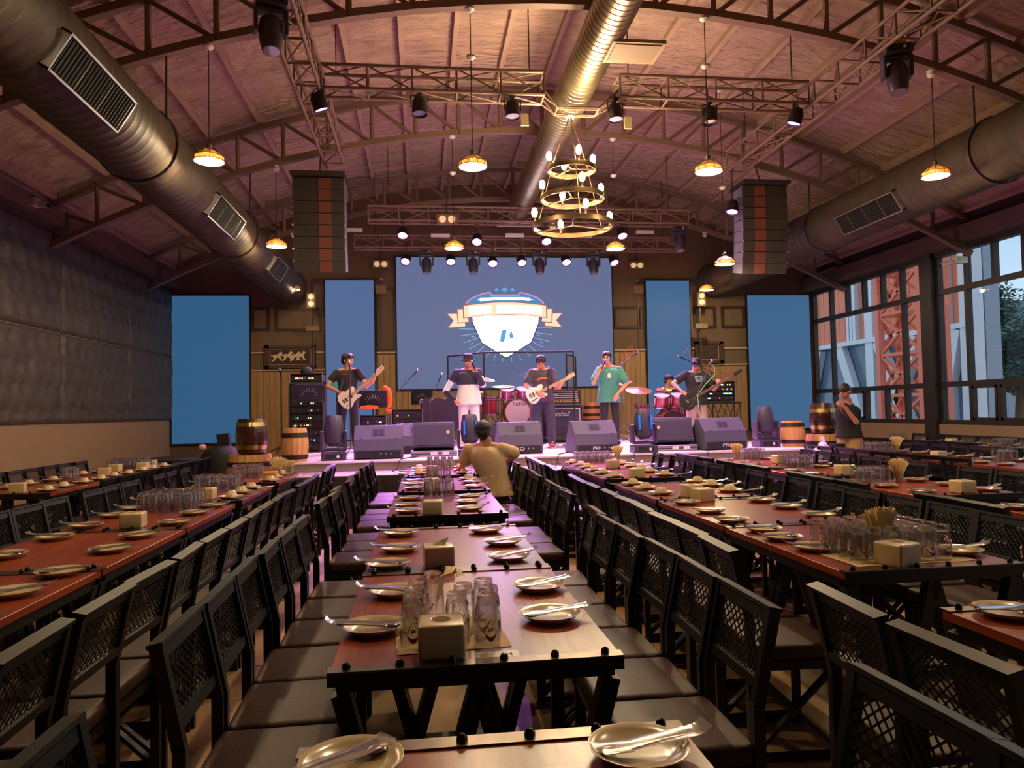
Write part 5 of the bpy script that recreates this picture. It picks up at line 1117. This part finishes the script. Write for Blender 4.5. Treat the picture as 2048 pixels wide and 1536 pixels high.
def person(label,root,J,skin,shirt,pants,hair,yaw=0,hyaw=0,hpitch=0,hroll=0,sleeve=.55,loose=.02,hem=-.13,hat=None,hands=None,shoes=None,legr=1.0,longsleeve=None,extra=None,face=True):
    t=thing('person',label,'person',root); o=Vector(root); L={k:Vector(v)-o for k,v in J.items()}
    Rb=Matrix.Rotation(yaw,3,'Z'); body=[]; L['head']=L['head']+Vector((0,0,-.022))
    pel,neck,head=L['pel'],L['neck'],L['head']; sh=(L['shr']+L['shl'])/2
    prof=[(0,.150,.108),(.14,.142,.102),(.3,.132,.096),(.45,.138,.100),(.6,.152,.108),(.75,.165,.112),(.88,.160,.104),(.97,.135,.088),(1.04,.07,.06)]
    up=(sh-pel)
    body.append(loft([(pel+up*f,rx,ry,Rb) for f,rx,ry in prof])); body.append(ell(pel,(.15,.108,.09),Rb))
    body += [cap(sh+Vector((0,0,-.01)),neck+Vector((0,0,.03)),.062,.054),cap(neck,head+Vector((0,0,-.05)),.054,.052)]
    Rh=Matrix.Rotation(yaw+hyaw,3,'Z')@Matrix.Rotation(hpitch,3,'X')@Matrix.Rotation(hroll,3,'Y')
    H=lambda x,y,z: head+Rh@Vector((x,y,z))
    body += [ell(H(0,.008,.025),(.076,.094,.090),Rh),ell(H(0,-.020,-.040),(.058,.070,.070),Rh),ell(H(0,-.048,-.082),(.030,.030,.024),Rh),ell(H(0,-.096,-.022),(.013,.020,.022),Rh),ell(H(0,-.088,.0),(.010,.016,.026),Rh),ell(H(0,-.083,-.058),(.024,.012,.010),Rh)]
    for s in (-1,1): body += [ell(H(s*.078,.012,-.012),(.010,.020,.032),Rh),ell(H(s*.040,-.062,-.030),(.026,.026,.022),Rh)]
    for s in ('r','l'):
        S,E,W=L['sh'+s],L['el'+s],L['wr'+s]; body += [cap(neck+Vector((0,0,-.03)),S,.050,.050),cap(S,E,.047,.038),cap(E,W,.039,.025)]
        hp,kn,an=L['hip'+s],L['kn'+s],L['an'+s]; body += [cap(hp,kn,.086,.056),cap(kn,lerp(kn,an,.35),.056,.054),cap(lerp(kn,an,.3),an,.054,.036)]
        td=L['toe'+s]-an; td.z=0; td.normalize(); body += [cap(an+Vector((0,0,-.035))-td*.03,an+td*.12+Vector((0,0,-.05)),.036,.028)]
        hd=hands[s] if hands else None
        if hd: body += hand(W,hd[0],hd[1],hd[2],1 if s=='r' else -1)
        else: body += hand(W,(W-E),(0,-1,-.3),.6,1 if s=='r' else -1)
    fuse(body,'body',skin,t,.0085,3)
    # shirt
    C=[]
    C.append(loft([(pel+Vector((0,0,hem)),.160+loose*1.5,.118+loose*1.5,Rb),(pel+Vector((0,0,hem*.5)),.157+loose*1.35,.115+loose*1.3,Rb)]+[(pel+up*f,rx+loose*(1.25-.4*f),ry+loose*(1.25-.4*f),Rb) for f,rx,ry in prof]))
    for s in ('r','l'):
        S,E,W=L['sh'+s],L['el'+s],L['wr'+s]; C += [cap(neck+Vector((0,0,-.055)),S+Vector((0,0,-.008)),.050,.056+loose*.15)]
        if longsleeve: C += [cap(S,E,.058+loose*.2,.054),cap(E,lerp(E,W,.85),.053,.042)]
        else: C.append(cap(S,lerp(S,E,sleeve),.056+loose*.25,.058+loose*.55))
    sh_o=fuse(C,'shirt',shirt[0],t,.014,3)
    if len(shirt)>1 and shirt[1]=='yoke':            # dark upper half of the shirt
        Y=[]
        Y.append(loft([(pel+up*f,rx+loose*(1.25-.4*f)+.008,ry+loose*(1.25-.4*f)+.008,Rb) for f,rx,ry in prof[3:]]))
        for s in ('r','l'):
            S,E=L['sh'+s],L['el'+s]; Y += [cap(neck+Vector((0,0,-.05)),S+Vector((0,0,-.005)),.052,.060+loose*.2),cap(S,lerp(S,E,.45),.063+loose*.2,.062)]
        fuse(Y,'shirt_yoke',shirt[2],sh_o,.014,3)
        for s in ('r','l'):
            E,W=L['el'+s],L['wr'+s]; fuse([cap(lerp(E,W,.1),lerp(E,W,.88),.058,.048)],'cuff',shirt[2],sh_o,.014,3)
    P=[ell(pel+Vector((0,0,-.02)),(.160,.118,.10),Rb)]
    for s in ('r','l'):
        hp,kn,an=L['hip'+s],L['kn'+s],L['an'+s]; P += [cap(hp,kn,.098*legr,.074*legr),cap(kn,an+Vector((0,0,.0)),.074*legr,.060*legr)] if not (extra and extra.get('shorts')) else [cap(hp,lerp(hp,kn,.95),.104,.098)]
    fuse(P,'trousers',pants,t,.014,3)
    for s in ('r','l'):
        an=L['an'+s]; td=L['toe'+s]-an; td.z=0; td.normalize(); z=-.055
        so=fuse([cap(an+Vector((0,0,z))-td*.05,an+td*.15+Vector((0,0,z-.008)),.042,.036),cap(an+Vector((0,0,-.0)),an+Vector((0,0,z)),.046,.044)],'shoe',shoes or M_blackm,t,.010,2)
    # hair or hat
    if hair is not None:
        hp_=[ell(H(0,.020,.042),(.087,.098,.088),Rh),ell(H(0,.050,-.010),(.076,.066,.080),Rh),ell(H(0,-.030,.085),(.070,.062,.042),Rh)]
        for s in (-1,1): hp_.append(ell(H(s*.062,.020,.0),(.024,.050,.050),Rh)); hp_.append(ell(H(s*.035,-.072,.066),(.034,.024,.026),Rh))
        if hat=='long': hp_.append(ell(H(0,.06,-.05),(.07,.05,.07),Rh))
        if hat=='crop': hp_=[ell(H(0,.010,.044),(.082,.100,.083),Rh),ell(H(0,.040,-.004),(.079,.070,.07),Rh)]
        fuse(hp_,'hair',hair,t,.008,2)
    def T(b): b.v=[tuple(H(*v)) for v in b.v]; return b
    if hat in ('cap','capback'):
        T(MB().lathe([(.094,.03),(.096,.06),(.088,.10),(.06,.130),(0,.142)],20,(0,.012,0),close=False)).build('cap_crown',M_blackm,t,smooth=60)
        s=1 if hat=='cap' else -1
        T(MB().prism([(-.07,-.06*s),(-.066,-.13*s),(-.03,-.165*s),(.03,-.165*s),(.066,-.13*s),(.07,-.06*s)],.034,.042)).build('cap_brim',M_blackm,t); T(MB().ball((.02 if s>0 else 0,-.084*s,.075),(.014,.008,.012),8,6)).build('cap_badge',M_white,t)
    if hat=='bucket': T(MB().lathe([(.128,.012),(.13,.018),(.10,.055),(.092,.085),(.085,.125),(.04,.145),(0,.148)],24,(0,.006,0))).build('bucket_hat',mat('hat_black',(30,28,36),.8),t,smooth=50)
    if face:
        for s in (-1,1):
            T(MB().ball((s*.030,-.0855,.004),(.013,.006,.006),10,6)).build('eye',M_blackm,t,smooth=60)
            if hat not in ('cap','bucket'): T(MB().ball((s*.030,-.089,.024),(.018,.004,.004),8,5)).build('eyebrow',M_hair,t)
        T(MB().ball((0,-.093,-.058),(.020,.004,.004),10,5)).build('mouth',mat('lips',(150,80,76),.5),t)
    return t,L,H
def std(x,y,z0,h,spread=.10,toe=-.2,sw=.185,yaw=0):
    k=h/1.72; J=dict(pel=(x,y,z0+.95*k),neck=(x,y,z0+1.44*k),head=(x,y-.02,z0+1.595*k),shr=(x-sw*k,y,z0+1.39*k),shl=(x+sw*k,y,z0+1.39*k))
    for s,q in (('r',-1),('l',1)):
        J['hip'+s]=(x+q*.085*k,y,z0+.90*k); J['kn'+s]=(x+q*(spread*.9+.02),y-.03,z0+.49*k); J['an'+s]=(x+q*(spread+.02),y,z0+.10); J['toe'+s]=(x+q*(spread+.03),y+toe,z0+.02)
    if yaw:
        R=Matrix.Rotation(yaw,3,'Z'); c=Vector((x,y,0))
        for q in J: J[q]=tuple(R@(Vector(J[q])-c)+c)
    return J
M_tblk=mat('shirt_black',(38,34,42),.85,var=.1,scale=6,bump=.5,bdist=.04,bscale=7,stretch=(1,1,.45)); M_tgry=mat('shirt_charcoal',(72,66,78),.85,var=.1,scale=6,bump=.5,bdist=.04,bscale=7,stretch=(1,1,.45)); M_tgrn=mat('shirt_green',(66,138,120),.85,var=.08,scale=6,bump=.5,bdist=.04,bscale=7,stretch=(1,1,.45)); M_twht=mat('shirt_white',(236,232,236),.85,bump=.4,bdist=.03,scale=7); M_tnav=mat('shirt_navy',(46,44,60),.85); M_tbge=mat('shirt_beige',(206,172,138),.88,var=.06,scale=5,bump=.5,bdist=.04,bscale=7,stretch=(1,1,.45))
M_jblk=mat('jeans_black',(36,34,42),.9,var=.15,scale=8); M_jgry=mat('jeans_dark_grey',(58,56,72),.9,var=.2,scale=8); M_pwht=mat('trousers_white',(232,226,230),.85); M_pbge=mat('trousers_beige',(204,176,156),.85); M_pkhk=mat('trousers_khaki',(176,138,96),.85); M_snk=mat('sneaker',(120,110,130),.6)
def print_patch(par,H,label_pts,m,name='shirt_print'):
    b=MB(); b.add(label_pts,[tuple(range(len(label_pts)))]); return b.build(name,m,par)
# guitarist in black, left
J=std(-1.25,12.8,SZ,1.72); J.update(shr=(-1.44,12.86,2.155),shl=(-1.07,12.74,2.165),elr=(-1.585,12.78,1.915),wrr=(-1.35,12.52,1.80),ell=(-.93,12.66,1.90),wrl=(-.80,12.51,1.985),head=(-1.245,12.77,2.375),neck=(-1.25,12.79,2.22))
g1,_,_=person('guitarist in black T-shirt and trousers playing a white guitar',(-1.25,12.8,SZ),J,M_skin,(M_tblk,),M_jblk,M_hair,.25,.95,.12,0,.45,.025,-.10,hands={'r':((.8,-.1,-.25),(.1,.9,.2),.7),'l':((.15,-.25,.9),(.3,.9,-.2),1.0)},shoes=M_snk,legr=.92)
b=MB(); b.add([(-.09,-.155,1.33),(.07,-.135,1.33),(.07,-.135,1.312),(-.09,-.155,1.312)],[(0,1,2,3)]); b.build('shirt_print',mat('print_red',(150,60,56),.8),g1)
# singer in white and navy
J=std(.83,13.0,SZ,1.70); J.update(shr=(.62,13.02,2.13),shl=(1.01,13.0,2.13),elr=(.42,13.08,1.80),wrr=(.585,12.90,1.63),ell=(1.075,12.86,1.90),wrl=(.945,12.76,2.13),head=(.83,12.96,2.345),neck=(.82,12.99,2.2))
s1,_,H1=person('singer in bucket hat and white and navy shirt',(.83,13.0,SZ),J,M_skin,(M_twht,'yoke',M_tnav),M_pwht,None,0,-.1,.05,0,.5,.05,-.17,'bucket',hands={'r':((.55,-.2,-.4),(.3,.8,0),.5),'l':((-.5,-.1,.75),(.1,.95,.3),1.0)},shoes=M_white,longsleeve=True,legr=1.05)
# guitarist in cap
J=std(2.15,13.0,SZ,1.70,spread=.13); J.update(shr=(1.955,13.0,2.12),shl=(2.335,13.0,2.13),elr=(1.845,12.92,1.87),wrr=(2.02,12.60,1.74),ell=(2.36,12.80,1.83),wrl=(2.40,12.60,1.84),head=(2.12,12.92,2.30),neck=(2.14,12.97,2.19))
g2,_,_=person('guitarist in backwards cap and charcoal T-shirt looking down',(2.15,13.0,SZ),J,M_skin,(M_tgry,),M_jgry,M_hair,0,-.1,.45,0,.6,.035,-.14,'capback',hands={'r':((.75,-.1,-.45),(.1,.95,.1),.6),'l':((.25,-.2,.8),(.4,.9,0),1.0)},shoes=M_snk,legr=1.25)
b=MB(); n=8; pts=[(-.11+.22*i/n,-.160+.02*abs(i-n/2)/n,1.205+.028*math.sin(PI*i/n)) for i in range(n+1)]+[(.11-.22*i/n,-.160+.02*abs(i-n/2)/n,1.17+.028*math.sin(PI*i/n)) for i in range(n+1)]; b.add(pts,[(i,i+1,2*n-i,2*n+1-i) for i in range(n)]); b.build('shirt_print',mat('print_orange',(226,110,80),.8),g2)
# singer in green
J=std(3.37,13.0,SZ,1.74); J.update(shr=(3.20,12.98,2.15),shl=(3.57,13.0,2.15),elr=(3.055,12.87,1.90),wrr=(3.16,12.80,2.12),ell=(3.66,12.86,1.88),wrl=(3.47,12.76,1.70),head=(3.335,12.95,2.375),neck=(3.36,12.98,2.23))
s2,_,_=person('singer in oversized green T-shirt holding a fist microphone to mouth',(3.37,13.0,SZ),J,M_skin,(M_tgrn,),M_jblk,M_hair,.0,-.45,.05,0,.75,.045,-.20,hands={'r':((.35,-.3,.75),(.2,.9,.2),1.1),'l':((-.4,-.15,-.6),(.1,.9,0),.5)},legr=.95)
b=MB(); b.add([(-.06,-.172,1.20),(.0,-.174,1.20),(.0,-.172,1.27),(-.03,-.168,1.30),(-.06,-.170,1.27)],[(0,1,2,3,4)]); b.build('shirt_print',M_white,s2)
# bassist
J=std(5.2,13.5,SZ,1.64); J.update(shr=(5.0,13.46,2.07),shl=(5.38,13.5,2.06),elr=(4.70,13.34,1.89),wrr=(4.80,13.14,1.73),ell=(5.50,13.34,1.76),wrl=(5.50,13.14,1.84),head=(5.19,13.42,2.255),neck=(5.18,13.47,2.12))
bs,_,_=person('bassist in black cap, black T-shirt and beige trousers',(5.2,13.5,SZ),J,M_skin,(M_tblk,),M_pbge,M_hair,-.1,-.35,.35,0,.6,.05,-.22,'cap',hands={'r':((.6,-.2,-.5),(.1,.95,0),.7),'l':((.15,-.2,.9),(.2,.9,0),1.0)},shoes=M_white,legr=1.3)
b=MB(); b.add([(-.06,-.178,1.12),(.13,-.176,1.12),(.14,-.166,1.24),(-.08,-.166,1.24)],[(0,1,2,3)]); b.build('shirt_print',mat('print_bluegrey',(120,140,165),.8,var=.4,scale=14),bs)
# drummer
J=std(5.14,14.95,SZ-.42,1.70); J.update(pel=(5.16,15.0,SZ+.52),neck=(5.14,14.93,SZ+1.06),head=(5.15,14.90,SZ+1.235),shr=(4.955,14.93,SZ+1.0),shl=(5.335,14.93,SZ+1.0),elr=(4.86,14.75,SZ+.78),wrr=(4.88,14.55,SZ+.90),ell=(5.42,14.74,SZ+.78),wrl=(5.34,14.52,SZ+.90),hipr=(5.06,15.0,SZ+.50),hipl=(5.26,15.0,SZ+.50),knr=(4.98,14.62,SZ+.48),knl=(5.42,14.66,SZ+.48),anr=(4.98,14.6,SZ+.1),anl=(5.44,14.66,SZ+.1),toer=(4.98,14.4,SZ),toel=(5.46,14.45,SZ))
dr,_,_=person('drummer in dark T-shirt seated behind the red drum kit',(5.16,15.0,SZ),J,M_skin,(M_tblk,),M_jblk,M_hair,0,.5,.30,0,.5,.03,-.06,hands={'r':((0,-.7,.2),(0,.1,-1),1.3),'l':((-.1,-.7,.2),(0,.1,-1),1.3)})
t=thing('drum_stool','round black drum stool under the drummer','stool',(5.16,15.02,SZ)); MB().lathe([(0,.32),(.16,.32),(.175,.36),(.16,.40),(0,.40)],20).build('seat',M_blackm,t,smooth=50)
for k in range(3): a=2*PI*k/3; MB().tube((0,0,.32),(.2*math.cos(a),.2*math.sin(a),0),.012,n=6).build('leg',M_hoopc,t)
for s,x,w in ((-1,4.88,'right'),(1,5.34,'left')): tag(MB().tube((x,14.47,SZ+.92),(x-.05*s,14.10,SZ+.95),.007,.005,n=6).build('drumstick',M_bp),'wooden drumstick in the %s hand of the drummer'%w,'drumstick','drumsticks')
# seated man in beige, back to the camera
bx,by=.78,8.2
J=dict(pel=(.80,8.06,.57),neck=(.70,8.02,1.09),head=(.665,8.04,1.235),shr=(.86,8.0,1.03),shl=(.50,8.05,1.03),elr=(1.035,8.10,.955),wrr=(.98,8.28,.90),ell=(.455,8.15,.86),wrl=(.42,8.36,.79),hipr=(.88,8.12,.55),hipl=(.70,8.14,.55),knr=(.86,8.52,.50),knl=(.66,8.52,.50),anr=(.86,8.50,.10),anl=(.66,8.54,.10),toer=(.86,8.7,0),toel=(.66,8.74,0))
st,_,_=person('man in beige T-shirt seated with his back turned at centre row',(.78,8.2,0),J,M_skind,(M_tbge,),M_jblk,M_hair,PI+.0,-.25,.05,0,.75,.035,-.06,hands={'r':((-.3,.6,-.2),(0,.2,-1),.5),'l':((-.2,.7,-.1),(0,.1,-1),.4)})
# man with phone
PX,PY=6.42,10.44
J=std(PX,PY,0,1.74,yaw=-1.0); J.update(shr=(PX-.14,PY-.12,1.40),shl=(PX+.12,PY+.14,1.40),elr=(PX-.06,PY-.30,1.16),wrr=(PX-.24,PY-.28,1.40),ell=(PX+.05,PY-.06,1.15),wrl=(PX-.24,PY-.15,1.41),head=(PX-.06,PY-.02,1.645),neck=(PX,PY,1.46))
ph,_,_=person('man in black T-shirt and khaki shorts looking at a phone',(PX,PY,0),J,M_skind,(mat('shirt_jet',(26,24,24),.9),),M_pkhk,M_hair,-1.0,-.15,.35,0,.6,.035,-.03,'crop',hands={'r':((-.6,.1,.4),(0,.9,.3),.8),'l':((-.6,-.1,.4),(.2,-.9,.3),.9)},extra={'shorts':True})
t=thing('smartphone','black smartphone held by the man at the barrel','phone',(PX-.33,PY-.215,1.45),-1.0); MB().box((0,0,.02),(.075,.010,.15),Matrix.Rotation(.5,3,'X')).build('phone_body',M_blackm,t,bevel=.004,seg=1); MB().box((0,.008,.02),(.066,.002,.13),Matrix.Rotation(.5,3,'X')).build('phone_screen',emat('phone_glow',(90,110,140),.4),t)
t=thing('wrist_watch','silver watch on the wrist of the man with phone','watch',(PX-.20,PY-.265,1.375)); MB().lathe([(.034,-.01),(.037,-.01),(.037,.01),(.034,.01)],16).build('strap',M_blackm,t); MB().tube((0,-.036,0),(0,-.044,0),.016,n=12).build('dial',M_alu,t)
# hand microphones
for x,y,z,d,w in ((.905,12.74,2.235,(-.3,.15,.75),'singer in bucket hat'),(3.235,12.78,2.235,(.35,.15,.6),'singer in green')):
    d=Vector(d).normalized(); t=thing('hand_microphone','black hand microphone held by the %s'%w,'microphone',(x,y,z)); MB().tube(-d*.10,d*.06,.012,.016,n=12).build('grip',M_blackm,t,smooth=40); MB().ball(d*.08,.026,12,8).build('grille',M_alu,t,smooth=60)
# ------------------------------------------------------------------ guitars
def guitar(label,c,tip,m,mneck,bass=False,guard=None,flip=False):
    c=Vector(c); u=(Vector(tip)-c); L=u.length; u.normalize(); n=Vector((0,-1,.12)); n=(n-u*n.dot(u)).normalized(); v=n.cross(u)
    t=thing('bass_guitar' if bass else 'electric_guitar',label,'guitar'); t.matrix_world=Matrix(((u.x,v.x,n.x,c.x),(u.y,v.y,n.y,c.y),(u.z,v.z,n.z,c.z),(0,0,0,1)))
    k=L/.78 if not bass else L/1.0; P=[(-.20,.0),(-.195,.08),(-.15,.145),(-.08,.155),(-.02,.125),(.04,.11),(.10,.13),(.15,.115),(.155,.07),(.12,.035),(.11,-.03),(.13,-.06),(.165,-.075),(.17,-.105),(.14,-.115),(.08,-.10),(.0,-.11),(-.07,-.15),(-.14,-.15),(-.19,-.09)]
    if bass: P=[(x*1.1-.02,y*1.05+(.03 if x>.1 and y>0 else 0)) for x,y in P]; P[6]=(.16,.15); P[7]=(.22,.14); P[8]=(.19,.10)
    MB().prism([(x*k,y*k) for x,y in P],-.022,.022).build('guitar_body',m,t,bevel=.006,seg=2)
    if guard is not None: MB().prism([(-.06*k,-.05),(-.03*k,.06),(.04*k,.075),(.10*k,.03),(.10*k,-.05),(.02*k,-.09)],.0222,.025).build('pick_guard',guard,t)
    e=.60*k if not bass else L-.20; MB().b2((.06*k,-.024,.018),(e,.024,.040)).build('neck',mneck,t,bevel=.003,seg=1)
    hs=[(e,-.025),(e,.028),(e+.03,.045),(e+.16*k,.045),(L,.02),(L-.02,-.01),(e+.06,-.025)]; hd=MB().prism(hs,.008,.026).build('headstock',mneck if not bass else m,t)
    for i in range(6 if not bass else 4): MB().tube((e+.045+.022*i*(1 if not bass else 1.5),.042,.017),(e+.045+.022*i*(1 if not bass else 1.5),.064,.017),.006,n=8).build('tuning_peg',M_alu,hd)
    for i in range(11): x=.16*k+(e-.17*k)*(1-.93**(i*1.4))*1.5; x<e and MB().b2((x,-.024,.040),(x+.002,.024,.0412)).build('fret',M_alu,t)
    for x in (.03*k,-.07*k): MB().b2((x-.012,-.035,.022),(x+.012,.035,.031)).build('pickup',M_blackm,t)
    MB().b2((-.135*k,-.035,.022),(-.105*k,.035,.030)).build('bridge',M_alu,t)
    for i in range(2): MB().tube((-.10*k-.04*i,-.095,.022),(-.10*k-.04*i,-.095,.034),.009,n=10).build('control_knob',M_alu,t)
    for i in range(6 if not bass else 4): y=-.017+.034*i/(5 if not bass else 3); MB().b2((-.12*k,y-.0006,.041),(e,y+.0006,.0422)).build('string',M_alu,t)
    return t
M_gw=mat('guitar_cream',(240,222,206),.22,coat=.5); M_gw2=mat('guitar_white',(244,242,240),.22,coat=.5); M_maple=mat('maple_neck',(222,180,140),.4); M_rose=mat('rosewood',(110,70,52),.5); M_gb=mat('bass_black',(40,38,34),.25,coat=.5,var=.3,scale=6)
gt1=guitar('cream electric guitar held by the guitarist in black',(-1.186,12.48,1.72),(-.60,12.40,2.20),M_gw,M_maple)
ga=guitar('white electric guitar with black scribbles held by guitarist in cap',(2.00,12.66,1.73),(2.68,12.62,2.05),M_gw2,M_maple); 
for i,(a,c) in enumerate((((-.15,-.02),(-.13,.05)),((-.11,-.02),(-.11,.05)),((-.08,.0),(-.06,.05)),((-.16,-.09),(-.02,-.075)))): MB().bar((a[0],a[1],.0228),(c[0],c[1],.0228),.014,.001).build('scribble',M_blackm,ga)
gt3=guitar('dark bass guitar with long neck held by the bassist',(5.00,13.12,1.60),(5.95,13.06,2.10),M_gb,M_rose,True)
for gu,p in ((gt1,[(-1.36,12.50,1.80),(-1.30,12.62,2.02),(-1.15,12.66,2.19),(-1.06,12.80,2.22),(-1.12,12.95,2.05)]),(ga,[(2.16,12.70,1.83),(2.26,12.80,2.02),(2.29,12.92,2.19),(2.20,13.10,2.12)]),(gt3,[(5.14,13.20,1.75),(5.28,13.27,1.95),(5.32,13.42,2.12),(5.2,13.62,2.0)])):
    b=MB()
    for a,c in zip(p[:-1],p[1:]): b.bar(a,c,.045,.006)
    o=b.build('strap',M_tnav,gu); o.matrix_parent_inverse=gu.matrix_world.inverted()
